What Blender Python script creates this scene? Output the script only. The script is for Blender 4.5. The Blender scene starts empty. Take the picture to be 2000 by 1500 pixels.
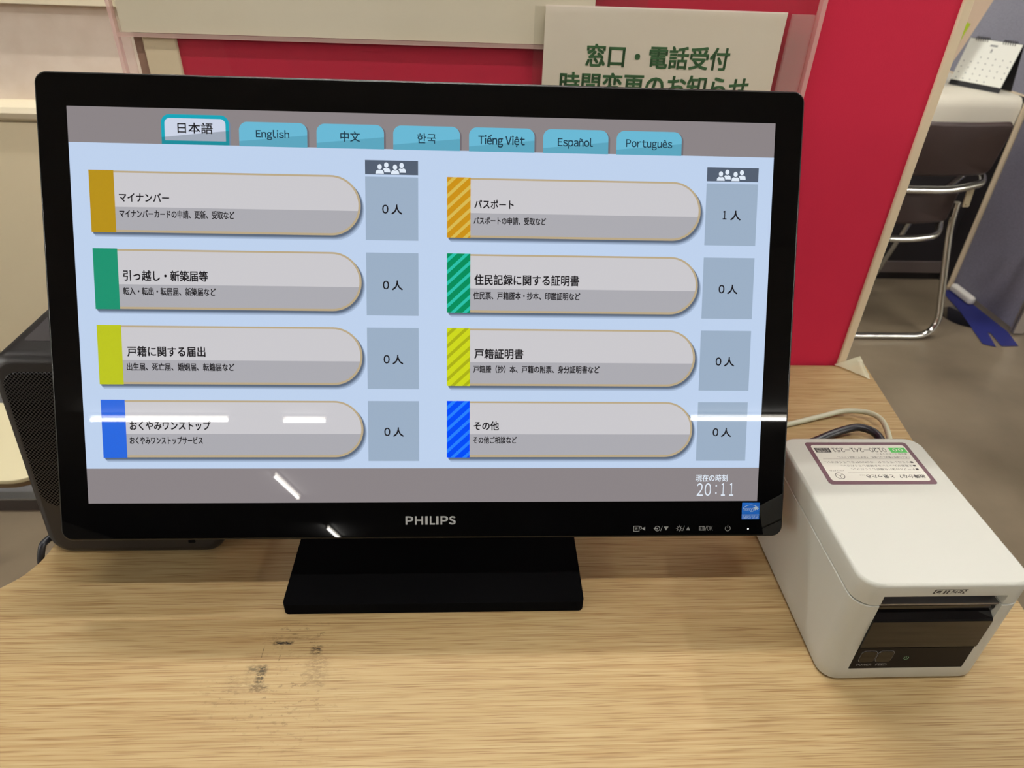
import bpy, math, random
from mathutils import Matrix, Vector
random.seed(4)
SC = bpy.context.scene
COL = SC.collection
T = 0.70                      # height of the counter top above the floor
TILT = 0.486080               # the screen leans back by this angle
SCR_H = T + 0.09518           # height of the lower edge of the lit area
SW, SH = 0.527, 0.2964        # lit area of the screen


def lin(c):
    out = []
    for k in c[:3]:
        k = k / 255.0
        out.append(k / 12.92 if k <= 0.04045 else ((k + 0.055) / 1.055) ** 2.4)
    return tuple(out) + (1.0,)


# ------------------------------------------------------------------ camera
cam_d = bpy.data.cameras.new('camera')
cam = bpy.data.objects.new('camera', cam_d)
COL.objects.link(cam)
SC.camera = cam


def rodrigues(r):
    v = Vector(r)
    return Matrix.Rotation(v.length, 3, v.normalized())


B3 = Matrix(((1, 0, 0), (0, 0, -1), (0, 1, 0)))
right = Vector((0.99858, -0.04063, 0.03321))
fwd = Vector((0.05216, 0.82847, -0.55760))
right = (right - fwd * right.dot(fwd) / fwd.dot(fwd)).normalized()
fwd.normalize()
up = right.cross(fwd)
cam.matrix_world = Matrix(((right.x, up.x, -fwd.x, 0.0349), (right.y, up.y, -fwd.y, -0.4043),
                           (right.z, up.z, -fwd.z, T + 0.4805), (0, 0, 0, 1)))
cam_d.sensor_width = 36.0
cam_d.lens = 36.0 * 1350.06 / 2000.0
cam_d.clip_start = 0.02
cam_d.clip_end = 60
cam_d.dof.use_dof = True
cam_d.dof.focus_distance = 0.57
cam_d.dof.aperture_fstop = 12.0

# ------------------------------------------------------------------ world, exposure
w = bpy.data.worlds.new('world')
SC.world = w
w.use_nodes = True
w.node_tree.nodes['Background'].inputs[0].default_value = (0.95, 0.98, 1.0, 1)
w.node_tree.nodes['Background'].inputs[1].default_value = 0.05
SC.view_settings.view_transform = 'Standard'
SC.view_settings.look = 'None'
SC.view_settings.gamma = 1.0
SC.view_settings.exposure = 0.15
SC.view_settings.use_curve_mapping = False
SC.cycles.use_denoising = True
SC.cycles.max_bounces = 8
SC.cycles.transparent_max_bounces = 12
SC.cycles.sample_clamp_indirect = 4.0
SC.cycles.use_light_tree = True
SC.cycles.caustics_reflective = False
SC.cycles.caustics_refractive = False


# ------------------------------------------------------------------ materials
def mat(name, rgb, rough=0.5, metal=0.0, spec=0.5, emit=None, estr=1.0, coat=0.0):
    m = bpy.data.materials.new(name)
    m.use_nodes = True
    b = m.node_tree.nodes['Principled BSDF']
    b.inputs['Base Color'].default_value = lin(rgb)
    b.inputs['Roughness'].default_value = rough
    b.inputs['Metallic'].default_value = metal
    b.inputs['Specular IOR Level'].default_value = spec
    b.inputs['Coat Weight'].default_value = coat
    if emit is not None:
        b.inputs['Emission Color'].default_value = lin(emit)
        b.inputs['Emission Strength'].default_value = estr
    return m


def nodes(m):
    return m.node_tree.nodes, m.node_tree.links, m.node_tree.nodes['Principled BSDF']


def add_bump(m, scale, strength, dist=0.001, stretch=(1, 1, 1)):
    n, l, b = nodes(m)
    tc = n.new('ShaderNodeTexCoord')
    mp = n.new('ShaderNodeMapping')
    mp.inputs['Scale'].default_value = stretch
    nz = n.new('ShaderNodeTexNoise')
    nz.inputs['Scale'].default_value = scale
    nz.inputs['Detail'].default_value = 4
    bp = n.new('ShaderNodeBump')
    bp.inputs['Strength'].default_value = strength
    bp.inputs['Distance'].default_value = dist
    l.new(tc.outputs['Object'], mp.inputs[0])
    l.new(mp.outputs[0], nz.inputs['Vector'])
    l.new(nz.outputs['Fac'], bp.inputs['Height'])
    l.new(bp.outputs[0], b.inputs['Normal'])
    return nz


def mottled(name, c1, c2, scale, rough=0.6, spec=0.4, detail=5, lo=0.35, hi=0.65):
    m = mat(name, c1, rough, 0, spec)
    n, l, b = nodes(m)
    tc = n.new('ShaderNodeTexCoord')
    nz = n.new('ShaderNodeTexNoise')
    nz.inputs['Scale'].default_value = scale
    nz.inputs['Detail'].default_value = detail
    r = n.new('ShaderNodeValToRGB')
    r.color_ramp.elements[0].position = lo
    r.color_ramp.elements[0].color = lin(c1)
    r.color_ramp.elements[1].position = hi
    r.color_ramp.elements[1].color = lin(c2)
    l.new(tc.outputs['Object'], nz.inputs['Vector'])
    l.new(nz.outputs['Fac'], r.inputs[0])
    l.new(r.outputs[0], b.inputs['Base Color'])
    return m


def acrylic(name, haze, tint=(252, 252, 250), hazecol=(225, 215, 205)):
    m = bpy.data.materials.new(name)
    m.use_nodes = True
    n, l = m.node_tree.nodes, m.node_tree.links
    n.clear()
    o = n.new('ShaderNodeOutputMaterial')
    tr = n.new('ShaderNodeBsdfTransparent')
    tr.inputs[0].default_value = lin(tint)
    gl = n.new('ShaderNodeBsdfGlossy')
    gl.inputs['Roughness'].default_value = 0.04
    df = n.new('ShaderNodeBsdfDiffuse')
    df.inputs[0].default_value = lin(hazecol)
    fr = n.new('ShaderNodeFresnel')
    fr.inputs[0].default_value = 1.45
    m1 = n.new('ShaderNodeMixShader')
    m1.inputs[0].default_value = haze
    m2 = n.new('ShaderNodeMixShader')
    l.new(tr.outputs[0], m1.inputs[1])
    l.new(df.outputs[0], m1.inputs[2])
    geo = n.new('ShaderNodeNewGeometry')
    fac = n.new('ShaderNodeMath')          # the back faces of a pane must not act as a mirror
    fac.operation = 'MULTIPLY_ADD'
    fac.inputs[1].default_value = -1.0
    fac.inputs[2].default_value = 1.0
    l.new(geo.outputs['Backfacing'], fac.inputs[0])
    fm = n.new('ShaderNodeMath')
    fm.operation = 'MULTIPLY'
    l.new(fr.outputs[0], fm.inputs[0])
    l.new(fac.outputs[0], fm.inputs[1])
    l.new(fm.outputs[0], m2.inputs[0])
    l.new(m1.outputs[0], m2.inputs[1])
    l.new(gl.outputs[0], m2.inputs[2])
    l.new(m2.outputs[0], o.inputs[0])
    return m


def wood_material():
    m = mat('oak_laminate', (190, 160, 112), 0.55, 0, 0.25)
    n, l, b = nodes(m)
    tc = n.new('ShaderNodeTexCoord')

    def noise(stretch, scale, detail, rough=0.55, dist=0.0):
        mp = n.new('ShaderNodeMapping')
        mp.inputs['Scale'].default_value = stretch
        mp.inputs['Rotation'].default_value = (0, 0, math.radians(-1.2))
        nz = n.new('ShaderNodeTexNoise')
        nz.inputs['Scale'].default_value = scale
        nz.inputs['Detail'].default_value = detail
        nz.inputs['Roughness'].default_value = rough
        nz.inputs['Distortion'].default_value = dist
        l.new(tc.outputs['Object'], mp.inputs[0])
        l.new(mp.outputs[0], nz.inputs['Vector'])
        return nz.outputs['Fac']

    def ramp(src, stops):
        r = n.new('ShaderNodeValToRGB')
        e = r.color_ramp.elements
        e[0].position, e[0].color = stops[0][0], lin(stops[0][1])
        e[1].position, e[1].color = stops[-1][0], lin(stops[-1][1])
        for p, c in stops[1:-1]:
            k = e.new(p)
            k.color = lin(c)
        l.new(src, r.inputs[0])
        return r.outputs[0]

    def mix(kind, fac, a, c):
        x = n.new('ShaderNodeMix')
        x.data_type = 'RGBA'
        x.blend_type = kind
        if isinstance(fac, float):
            x.inputs[0].default_value = fac
        else:
            l.new(fac, x.inputs[0])
        l.new(a, x.inputs[6])
        if isinstance(c, tuple):
            x.inputs[7].default_value = c
        else:
            l.new(c, x.inputs[7])
        return x.outputs[2]

    broad = ramp(noise((0.9, 14, 1), 1.6, 3), [(0.3, (172, 149, 107)), (0.55, (178, 156, 114)), (0.75, (166, 143, 101))])
    grain = ramp(noise((5.0, 270, 1), 1.5, 3, 0.6, 0.15), [(0.34, (222, 206, 188)), (0.52, (246, 241, 235)), (0.66, (255, 255, 255))])
    pores = ramp(noise((17, 820, 1), 1.3, 2, 0.5), [(0.34, (186, 160, 134)), (0.47, (250, 247, 243)), (0.6, (255, 255, 255))])
    c = mix('MULTIPLY', 0.85, broad, grain)
    c = mix('MULTIPLY', 0.6, c, pores)

    # ink scuffs left on the top, in front of the stand
    sep = n.new('ShaderNodeSeparateXYZ')
    l.new(tc.outputs['Object'], sep.inputs[0])

    def window(sock, lo, hi, soft):
        a = n.new('ShaderNodeMapRange')
        a.inputs[1].default_value, a.inputs[2].default_value = lo - soft, lo + soft
        l.new(sock, a.inputs[0])
        c2 = n.new('ShaderNodeMapRange')
        c2.inputs[1].default_value, c2.inputs[2].default_value = hi + soft, hi - soft
        l.new(sock, c2.inputs[0])
        p = n.new('ShaderNodeMath')
        p.operation = 'MULTIPLY'
        l.new(a.outputs[0], p.inputs[0])
        l.new(c2.outputs[0], p.inputs[1])
        return p.outputs[0]

    def mul(a, c2):
        p = n.new('ShaderNodeMath')
        p.operation = 'MULTIPLY'
        l.new(a, p.inputs[0])
        if isinstance(c2, float):
            p.inputs[1].default_value = c2
        else:
            l.new(c2, p.inputs[1])
        return p.outputs[0]

    speck = n.new('ShaderNodeMapRange')
    speck.inputs[1].default_value, speck.inputs[2].default_value = 0.56, 0.64
    l.new(noise((1, 1.6, 1), 150, 4, 0.7), speck.inputs[0])
    blot = n.new('ShaderNodeMapRange')
    blot.inputs[1].default_value, blot.inputs[2].default_value = 0.40, 0.56
    l.new(noise((0.7, 1.5, 1), 330, 4, 0.7), blot.inputs[0])
    for (x0, x1, y0, y1, soft, k, col) in SCUFFS:
        area = mul(window(sep.outputs[0], x0, x1, soft), window(sep.outputs[1], y0, y1, soft))
        if k > 0:
            area = mul(mul(area, speck.outputs[0]), k)
        else:
            area = mul(mul(area, blot.outputs[0]), -k)
        c = mix('MIX', area, c, lin(col))
    l.new(c, b.inputs['Base Color'])
    bp = n.new('ShaderNodeBump')
    bp.inputs['Strength'].default_value = 0.12
    bp.inputs['Distance'].default_value = 0.0004
    l.new(noise((17, 820, 1), 1.3, 2, 0.5), bp.inputs['Height'])
    l.new(bp.outputs[0], b.inputs['Normal'])
    return m


# scuffs: x0, x1, y0, y1, softness, amount (negative: plain fill), colour  -- object space of the counter top
SCUFFS = [(-0.130, -0.080, -0.066, -0.042, 0.007, 0.50, (84, 66, 42)),
          (-0.165, -0.085, -0.122, -0.078, 0.016, 0.40, (98, 80, 52)),
          (-0.120, -0.060, -0.150, -0.085, 0.020, 0.30, (104, 84, 54)),
          (-0.1240, -0.1080, -0.0603, -0.0573, 0.0008, -1.0, (30, 24, 17)),
          (-0.1195, -0.1100, -0.0593, -0.0576, 0.0006, -1.0, (24, 19, 13)),
          (-0.0930, -0.0850, -0.0690, -0.0615, 0.0016, -0.9, (40, 30, 20)),
          (-0.1300, -0.0900, -0.0565, -0.0525, 0.002, -0.35, (70, 54, 34)),
          (-0.1380, -0.1230, -0.0845, -0.0785, 0.0022, -0.75, (84, 76, 54)),
          (-0.1295, -0.1235, -0.0935, -0.0790, 0.0014, -1.0, (66, 58, 38)),
          (-0.1320, -0.1190, -0.1000, -0.0945, 0.0018, -0.8, (82, 66, 44)),
          (-0.1303, -0.1297, -0.0720, -0.0600, 0.0003, -0.8, (62, 48, 30)),
          (-0.1163, -0.1157, -0.0745, -0.0695, 0.0003, -0.8, (66, 52, 32)),
          (-0.0930, -0.0780, -0.0960, -0.0700, 0.0045, -0.5, (104, 82, 52)),
          (-0.1500, -0.1250, -0.1000, -0.0860, 0.005, -0.35, (120, 98, 66))]


# ------------------------------------------------------------------ mesh builder
def rrect(wd, ht, r, n=6, corners=(1, 1, 1, 1)):
    """outline of a rounded rectangle centred on 0, counter-clockwise; corners = BL BR TR TL"""
    pts = []
    spec = [(-1, -1, 180), (1, -1, 270), (1, 1, 0), (-1, 1, 90)]
    for (sx, sy, a0), on in zip(spec, corners):
        rr = max(r, 1e-6) if on else 1e-6
        cx, cy = sx * (wd / 2 - rr), sy * (ht / 2 - rr)
        k = n if on else 1
        for i in range(n + 1):
            a = math.radians(a0 + 90.0 * i / n)
            pts.append((cx + rr * math.cos(a), cy + rr * math.sin(a)))
    return pts


class MB:
    def __init__(self, *mats):
        self.v, self.f, self.m, self.mats, self.caps = [], [], [], list(mats), set()

    def verts(self, pts):
        k = len(self.v)
        self.v += [tuple(p) for p in pts]
        return k

    def face(self, idx, mi=0):
        self.f.append(tuple(idx))
        self.m.append(mi)

    def poly(self, pts, mi=0):
        k = self.verts(pts)
        self.face(range(k, k + len(pts)), mi)

    def box(self, x0, x1, y0, y1, z0, z1, mi=0, M=None):
        P = [Vector((x, y, z)) for z in (z0, z1) for y in (y0, y1) for x in (x0, x1)]
        if M is not None:
            P = [M @ p for p in P]
        k = self.verts(P)
        for q in ((0, 2, 3, 1), (4, 5, 7, 6), (0, 1, 5, 4), (2, 6, 7, 3), (0, 4, 6, 2), (1, 3, 7, 5)):
            self.face([k + i for i in q], mi)

    def rings(self, rings, mi=0, cap0=True, cap1=True, closed=False):
        n = len(rings[0])
        ks = [self.verts(r) for r in rings]
        pairs = list(zip(ks[:-1], ks[1:]))
        if closed:
            pairs.append((ks[-1], ks[0]))
        for a, b in pairs:
            for i in range(n):
                j = (i + 1) % n
                self.face((a + i, a + j, b + j, b + i), mi)
        if not closed:
            if cap0:
                self.caps.add(len(self.f))
                self.face([ks[0] + i for i in reversed(range(n))], mi)
            if cap1:
                self.caps.add(len(self.f))
                self.face([ks[-1] + i for i in range(n)], mi)

    def slab(self, M, wd, ht, r, depth, bev=0.001, bevb=None, mi=0, n=6, corners=(1, 1, 1, 1), seg=4):
        """rounded slab, front face at local z=0, going back to z=-depth"""
        bevb = bev if bevb is None else bevb
        prof = []
        for i in range(seg + 1):
            a = math.pi / 2 * i / seg
            prof.append((bevb * (1 - math.sin(a)), -depth + bevb * (1 - math.cos(a))))
        for i in range(seg + 1):
            a = math.pi / 2 * i / seg
            prof.append((bev * (1 - math.cos(a)), -bev * (1 - math.sin(a))))
        rs = []
        for ins, z in prof:
            o = rrect(wd - 2 * ins, ht - 2 * ins, max(r - ins, 1e-5), n, corners)
            rs.append([M @ Vector((x, y, z)) for x, y in o])
        self.rings(rs, mi)

    def outline(self, M, pts2, z0, z1, bev=0.0, mi=0):
        """prism over any flat outline (counter-clockwise)"""
        rs = [[M @ Vector((x, y, z)) for x, y in pts2] for z in (z0, z1)]
        self.rings(rs, mi)

    def flat(self, M, pts2, z, mi=0):
        self.poly([M @ Vector((x, y, z)) for x, y in pts2], mi)

    def tube(self, path, r, n=12, mi=0, closed=False, taper=None):
        path = [Vector(p) for p in path]
        tang = []
        for i in range(len(path)):
            a = path[i - 1] if (i > 0 or closed) else path[0]
            b = path[(i + 1) % len(path)] if (i < len(path) - 1 or closed) else path[-1]
            tang.append((b - a).normalized())
        nrm = tang[0].orthogonal().normalized()
        rs = []
        for i, p in enumerate(path):
            t = tang[i]
            nrm = (nrm - t * nrm.dot(t)).normalized()
            bi = t.cross(nrm)
            rr = r if taper is None else r * taper[i]
            rs.append([p + (nrm * math.cos(2 * math.pi * k / n) + bi * math.sin(2 * math.pi * k / n)) * rr for k in range(n)])
        self.rings(rs, mi, closed=closed)

    def lathe(self, prof, c, n=32, mi=0, M=None):
        rs = []
        for rr, z in prof:
            ring = [Vector((c[0] + rr * math.cos(2 * math.pi * k / n), c[1] + rr * math.sin(2 * math.pi * k / n), c[2] + z)) for k in range(n)]
            rs.append([M @ p for p in ring] if M else ring)
        self.rings(rs, mi)

    def disc(self, M, cx, cy, rx, z, mi=0, ry=None, n=24):
        ry = rx if ry is None else ry
        self.flat(M, [(cx + rx * math.cos(2 * math.pi * k / n), cy + ry * math.sin(2 * math.pi * k / n)) for k in range(n)], z, mi)

    def arc(self, M, cx, cy, r0, r1, a0, a1, z, mi=0, n=24, sy=1.0):
        for i in range(n):
            a, b = [math.radians(a0 + (a1 - a0) * (i + k) / n) for k in (0, 1)]
            self.flat(M, [(cx + r0 * math.cos(a), cy + sy * r0 * math.sin(a)), (cx + r1 * math.cos(a), cy + sy * r1 * math.sin(a)),
                          (cx + r1 * math.cos(b), cy + sy * r1 * math.sin(b)), (cx + r0 * math.cos(b), cy + sy * r0 * math.sin(b))], z, mi)

    def text(self, M, body, x0, x1, y0, y1, z, mi=0, bold=0.0, shear=0.0):
        """lettering fitted into the box x0..x1, y0..y1 of the local plane; bold = extra stroke as a share of the height"""
        vs, fs = glyphs(body)
        mx0, mx1 = min(v[0] for v in vs), max(v[0] for v in vs)
        my0, my1 = min(v[1] for v in vs), max(v[1] for v in vs)
        sx, sy = (x1 - x0) / (mx1 - mx0), (y1 - y0) / (my1 - my0)
        d = bold * abs(y1 - y0)
        offs = [(0, 0)] if bold <= 0 else [(math.cos(q) * d, math.sin(q) * d) for q in [math.pi / 4 + math.pi / 2 * i for i in range(4)]]
        for lay, (ox, oy) in enumerate(offs):      # copies sit a hair apart so that they do not shade one another
            P = []
            for a, b in vs:
                yy = (b - my0) * sy
                P.append(M @ Vector((x0 + (a - mx0) * sx + shear * yy + ox, y0 + yy + oy, z + lay * 0.000012 / max(M.to_scale().z, 1e-9))))
            k = self.verts(P)
            for q in fs:
                self.face([k + i for i in q], mi)

    def build(self, name, parent=None, base=(0, 0, 0), smooth=35, recalc=True):
        base = Vector(base)
        me = bpy.data.meshes.new(name)
        me.from_pydata([tuple(Vector(p) - base) for p in self.v], [], self.f)
        for m in self.mats:
            me.materials.append(m)
        me.polygons.foreach_set('material_index', self.m)
        if smooth:
            me.polygons.foreach_set('use_smooth', [True] * len(me.polygons))
            me.set_sharp_from_angle(angle=math.radians(smooth))
            me.polygons.foreach_set('use_smooth', [i not in self.caps for i in range(len(me.polygons))])   # caps stay flat
        me.update()
        o = bpy.data.objects.new(name, me)
        COL.objects.link(o)
        if parent is not None:
            o.parent = parent
        else:
            o.location = base
        return o


_gc = {}


def raw_glyphs(body):
    if body == '\uff29':                     # a plain upright stroke
        return [(0.45, 0.0), (0.545, 0.0), (0.545, 0.733), (0.45, 0.733)], [(0, 1, 2, 3)]
    if body not in _gc:
        c = bpy.data.curves.new('lettering', 'FONT')
        c.body = body
        c.size = 1.0
        c.resolution_u = 3
        c.fill_mode = 'FRONT'
        o = bpy.data.objects.new('lettering', c)
        COL.objects.link(o)
        dg = bpy.context.evaluated_depsgraph_get()
        me = bpy.data.meshes.new_from_object(o.evaluated_get(dg))
        _gc[body] = ([(v.co.x, v.co.y) for v in me.vertices], [tuple(p.vertices) for p in me.polygons])
        bpy.data.objects.remove(o)
        bpy.data.curves.remove(c)
        bpy.data.meshes.remove(me)
    return _gc[body]


MARKS = {'\u1ebf': ('e', 'ca'), '\u1ec7': ('e', 'cd'), '\u00f1': ('n', 't'), '\u00ea': ('e', 'c')}


def glyphs(body):
    """outlines; Latin words are set letter by letter from the upright wide forms so that they match the Asian letters"""
    if not any(ch.isascii() and ch.isalnum() for ch in body) or any(ord(ch) > 0x2fff for ch in body):
        return raw_glyphs(body)
    key = ('w', body)
    if key in _gc:
        return _gc[key]
    V, F, cur = [], [], 0.0
    for ch in body:
        if ch == ' ':
            cur += 0.22
            continue
        base, marks = MARKS.get(ch, (ch, ''))
        vs, fs = raw_glyphs(chr(ord(base) + 0xFEE0))
        m0, m1 = min(v[0] for v in vs), max(v[0] for v in vs)
        top = max(v[1] for v in vs)
        k = len(V)
        V += [(x - m0 + cur, y) for x, y in vs]
        F += [tuple(k + i for i in q) for q in fs]
        cx = cur + (m1 - m0) / 2

        def poly(pts):
            k2 = len(V)
            V.extend(pts)
            F.append(tuple(range(k2, k2 + len(pts))))
        if 'c' in marks:
            poly([(cx - 0.16, top + 0.05), (cx - 0.09, top + 0.05), (cx, top + 0.13), (cx, top + 0.20)])
            poly([(cx + 0.16, top + 0.05), (cx, top + 0.20), (cx, top + 0.13), (cx + 0.09, top + 0.05)])
        if 'a' in marks:
            poly([(cx + 0.12, top + 0.17), (cx + 0.18, top + 0.17), (cx + 0.27, top + 0.29), (cx + 0.18, top + 0.29)])
        if 'd' in marks:
            poly([(cx - 0.05, -0.17), (cx + 0.05, -0.17), (cx + 0.05, -0.07), (cx - 0.05, -0.07)])
        if 't' in marks:
            for i in range(10):
                u0, u1 = i / 10, (i + 1) / 10
                f0, f1 = [0.045 * math.sin(2 * math.pi * u) for u in (u0, u1)]
                poly([(cx - 0.17 + 0.34 * u0, top + 0.08 + f0), (cx - 0.17 + 0.34 * u1, top + 0.08 + f1), (cx - 0.17 + 0.34 * u1, top + 0.145 + f1), (cx - 0.17 + 0.34 * u0, top + 0.145 + f0)])
        cur += (m1 - m0) + 0.085
    _gc[key] = (V, F)
    return V, F


def spline(pts, per=10):
    pts = [Vector(p) for p in pts]
    P = [pts[0] * 2 - pts[1]] + pts + [pts[-1] * 2 - pts[-2]]
    out = []
    for i in range(1, len(P) - 2):
        a, b, c, d = P[i - 1:i + 3]
        for k in range(per):
            t = k / per
            out.append(0.5 * ((2 * b) + (c - a) * t + (2 * a - 5 * b + 4 * c - d) * t * t + (3 * b - a - 3 * c + d) * t ** 3))
    out.append(pts[-1])
    return out


def fillet(pts, r, n=6):
    """polyline with rounded inner corners"""
    pts = [Vector(p) for p in pts]
    out = [pts[0]]
    for a, b, c in zip(pts[:-2], pts[1:-1], pts[2:]):
        d1, d2 = (a - b), (c - b)
        k = min(r, d1.length * 0.45, d2.length * 0.45)
        p, q = b + d1.normalized() * k, b + d2.normalized() * k
        for i in range(n + 1):
            t = i / n
            out.append(p * (1 - t) ** 2 + b * 2 * t * (1 - t) + q * t * t)
    out.append(pts[-1])
    return out


def tag(o, label=None, cat=None, group=None, kind=None):
    if label:
        o['label'] = label
    if cat:
        o['category'] = cat
    if group:
        o['group'] = group
    if kind:
        o['kind'] = kind
    return o


def thing(name, label, cat, loc, group=None):
    o = bpy.data.objects.new(name, None)
    COL.objects.link(o)
    o.location = loc
    o.empty_display_size = 0.05
    return tag(o, label, cat, group)


def plane_xz(y, x0=0.0, z0=0.0):
    """local x -> world x, local y -> world z, local z -> towards the viewer (-y)"""
    return Matrix(((1, 0, 0, x0), (0, 0, -1, y), (0, 1, 0, z0), (0, 0, 0, 1)))


# ------------------------------------------------------------------ shared materials
CREAM = mat('cream_plastic_trim', (226, 208, 176), 0.5)
OFFW = mat('printer_white_plastic', (178, 178, 168), 0.38, 0, 0.4)
add_bump(OFFW, 900, 0.06, 0.0002)
BLACKM = mat('matte_black_plastic', (7, 7, 8), 0.9, 0, 0.03)
BLACKG = mat('black_glass', (2, 2, 3), 0.012, 0, 0.5)
BLACKS = mat('satin_black_plastic', (12, 12, 13), 0.35, 0, 0.3)
DGREY = mat('dark_grey_plastic', (22, 19, 19), 0.40)
add_bump(DGREY, 1500, 0.10, 0.0002)
CHROME = mat('chrome', (205, 205, 200), 0.12, 1.0)
WOOD = wood_material()
STEELB = mat('beige_painted_steel', (214, 202, 170), 0.45)
STEELC = mat('cream_painted_steel', (218, 208, 180), 0.45)
WHITEP = mottled('paper_white', (238, 227, 206), (243, 233, 214), 6, 0.8, 0.2)
PRINTK = mat('black_print', (38, 32, 30), 0.6)

# ------------------------------------------------------------------ room
FLOORM = mottled('polished_vinyl_floor', (96, 85, 68), (134, 120, 100), 2.6, 0.33, 0.5, 7, 0.3, 0.7)
WALLM = mat('painted_wall', (198, 195, 186), 0.8)
CEILM = mat('ceiling_board', (160, 160, 157), 0.85)
add_bump(CEILM, 60, 0.2, 0.002)
X0, X1, Y0, Y1, ZC = -6.3, 6.3, -13.2, 4.6, 2.75


def structure(name, m, *b):
    mb = MB(m)
    mb.box(*b)
    return tag(mb.build(name, smooth=0), kind='structure')


structure('floor', FLOORM, X0, X1, Y0, Y1, -0.1, 0)
structure('ceiling', CEILM, X0, X1, Y0, Y1, ZC, ZC + 0.1)
structure('wall_back', WALLM, X0, X1, Y1, Y1 + 0.1, 0, ZC)
structure('wall_front', WALLM, X0, X1, Y0 - 0.1, Y0, 0, ZC)
structure('wall_left', WALLM, X0 - 0.1, X0, Y0, Y1, 0, ZC)
structure('wall_right', WALLM, X1, X1 + 0.1, Y0, Y1, 0, ZC)

# ------------------------------------------------------------------ ceiling lamps
TUBEM = mat('lamp_tube_glow', (255, 255, 255), 0.5, 0, 0.2, emit=(255, 251, 246), estr=52.0)
TUBEB = mat('brightest_tube_glow', (255, 255, 255), 0.5, 0, 0.2, emit=(255, 251, 246), estr=250.0)
TUBEH = mat('high_output_tube_glow', (255, 255, 255), 0.5, 0, 0.2, emit=(255, 251, 246), estr=138.0)
HOUSEM = mat('lamp_housing_white', (225, 222, 212), 0.5)


def lamp(x, y, length, along, label, n=1, glow=None, r=0.017):
    t = thing('ceiling_lamp', label, 'ceiling lamp', (x, y, ZC), 'fluorescent lamps on the ceiling')
    d = Matrix.Translation((x, y, ZC)) @ (Matrix.Identity(4) if along == 'x' else Matrix.Rotation(math.pi / 2, 4, 'Z'))
    h = MB(HOUSEM)
    hw = 0.035 + 0.045 * (n - 1)
    h.box(-length / 2 - 0.02, length / 2 + 0.02, -hw, hw, -0.022, 0.0, 0, d)
    for s in (-1, 1):
        h.box(s * (length / 2 + 0.012) - 0.008, s * (length / 2 + 0.012) + 0.008, -hw + 0.012, hw - 0.012, -0.07, -0.02, 0, d)
    h.build('housing', t, (x, y, ZC))
    for k in range(n):
        g = MB(glow or TUBEM)
        yo = 0.09 * (k - (n - 1) / 2)
        g.tube([d @ Vector((-length / 2, yo, -0.05)), d @ Vector((length / 2, yo, -0.05))], r, 12)
        g.build('tube', t, (x, y, ZC))
    return t


# the five whose reflections show in the screen, the ones overhead, then added fill lamps
lamp(-2.76, -5.42, 1.18, 'x', 'long ceiling lamp reflected across the blue button at screen left', r=0.011)
lamp(-1.50, -5.44, 0.36, 'x', 'short ceiling lamp beside the long one, reflected left of the lower counters', r=0.011)
lamp(2.60, -5.36, 1.20, 'x', 'ceiling lamp reflected at the right edge of the screen', r=0.011)
lamp(-2.30, -8.00, 1.20, 'y', 'lengthwise ceiling lamp reflected diagonally in the grey screen footer', r=0.011)
lamp(-2.36, -11.35, 1.10, 'y', 'farthest lengthwise ceiling lamp, reflected in the lower bezel', r=0.011)
lamp(-0.30, 1.10, 1.20, 'x', 'brightest ceiling lamp, above the red partition', 1, TUBEB)
lamp(0.10, -0.45, 1.20, 'x', 'bright ceiling lamp above the photographer', 1, TUBEH)
lamp(1.95, 0.90, 1.20, 'y', 'bright ceiling lamp above the open floor at right', 1, TUBEH)
lamp(1.50, 1.80, 1.20, 'y', 'lengthwise ceiling lamp above the folding chair')
lamp(-2.20, 0.10, 1.20, 'x', 'added ceiling lamp brightening the beige desk at left')  # unseen lamp, added to light the front of the beige desk
for k, yy in enumerate((-1.9, -3.3, -4.7)):  # fill lamps added beyond the screen's reflection, to brighten partition and papers
    for xx in (-5.5, 5.4):
        lamp(xx, yy, 1.20, 'y', 'added six tube fill lamp near the %s wall, %s the counter' % ('left' if xx < 0 else 'right', ('nearest to', 'middle one from', 'farthest from')[k]), 6)

# ------------------------------------------------------------------ counter top
EDGEM = mat('pale_edge_band', (190, 165, 122), 0.5)
curve = [(-0.62, -0.068), (-0.52, -0.064), (-0.45, -0.052), (-0.405, -0.0335), (-0.381, -0.0160), (-0.3636, -0.0016), (-0.3528, 0.0100), (-0.3468, 0.0222),
         (-0.3440, 0.0335), (-0.3430, 0.0470), (-0.3430, 0.10)]
edge = [(0.556, 0.3575), (0.536, 0.2017), (0.509, -0.0356), (0.476, -0.33), (-0.62, -0.33)] + [(p.x, p.y) for p in spline([(x, y, 0) for x, y in curve], 6)] + [(-0.3430, 0.3575)]
edge = list(reversed(edge))
cb = (0.0, 0.0, 0.0)
counter = thing('service_counter', 'pale oak laminate counter top under the touchscreen monitor', 'counter', cb)
mb = MB(WOOD, EDGEM)
k0 = [(x, y, T) for x, y in edge]
k1 = [(x, y, T - 0.026) for x, y in edge]
mb.rings([k1, k0], 1)
mb.m[-1] = 0
mb.build('counter_top', counter, cb, smooth=30)
mb = MB(EDGEM)
mb.box(-0.30, -0.275, -0.25, 0.33, 0, T - 0.026)
mb.build('side_panel', counter, cb, 0)
mb = MB(EDGEM)
mb.box(0.42, 0.445, -0.25, 0.33, 0, T - 0.026)
mb.build('side_panel', counter, cb, 0)

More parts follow.
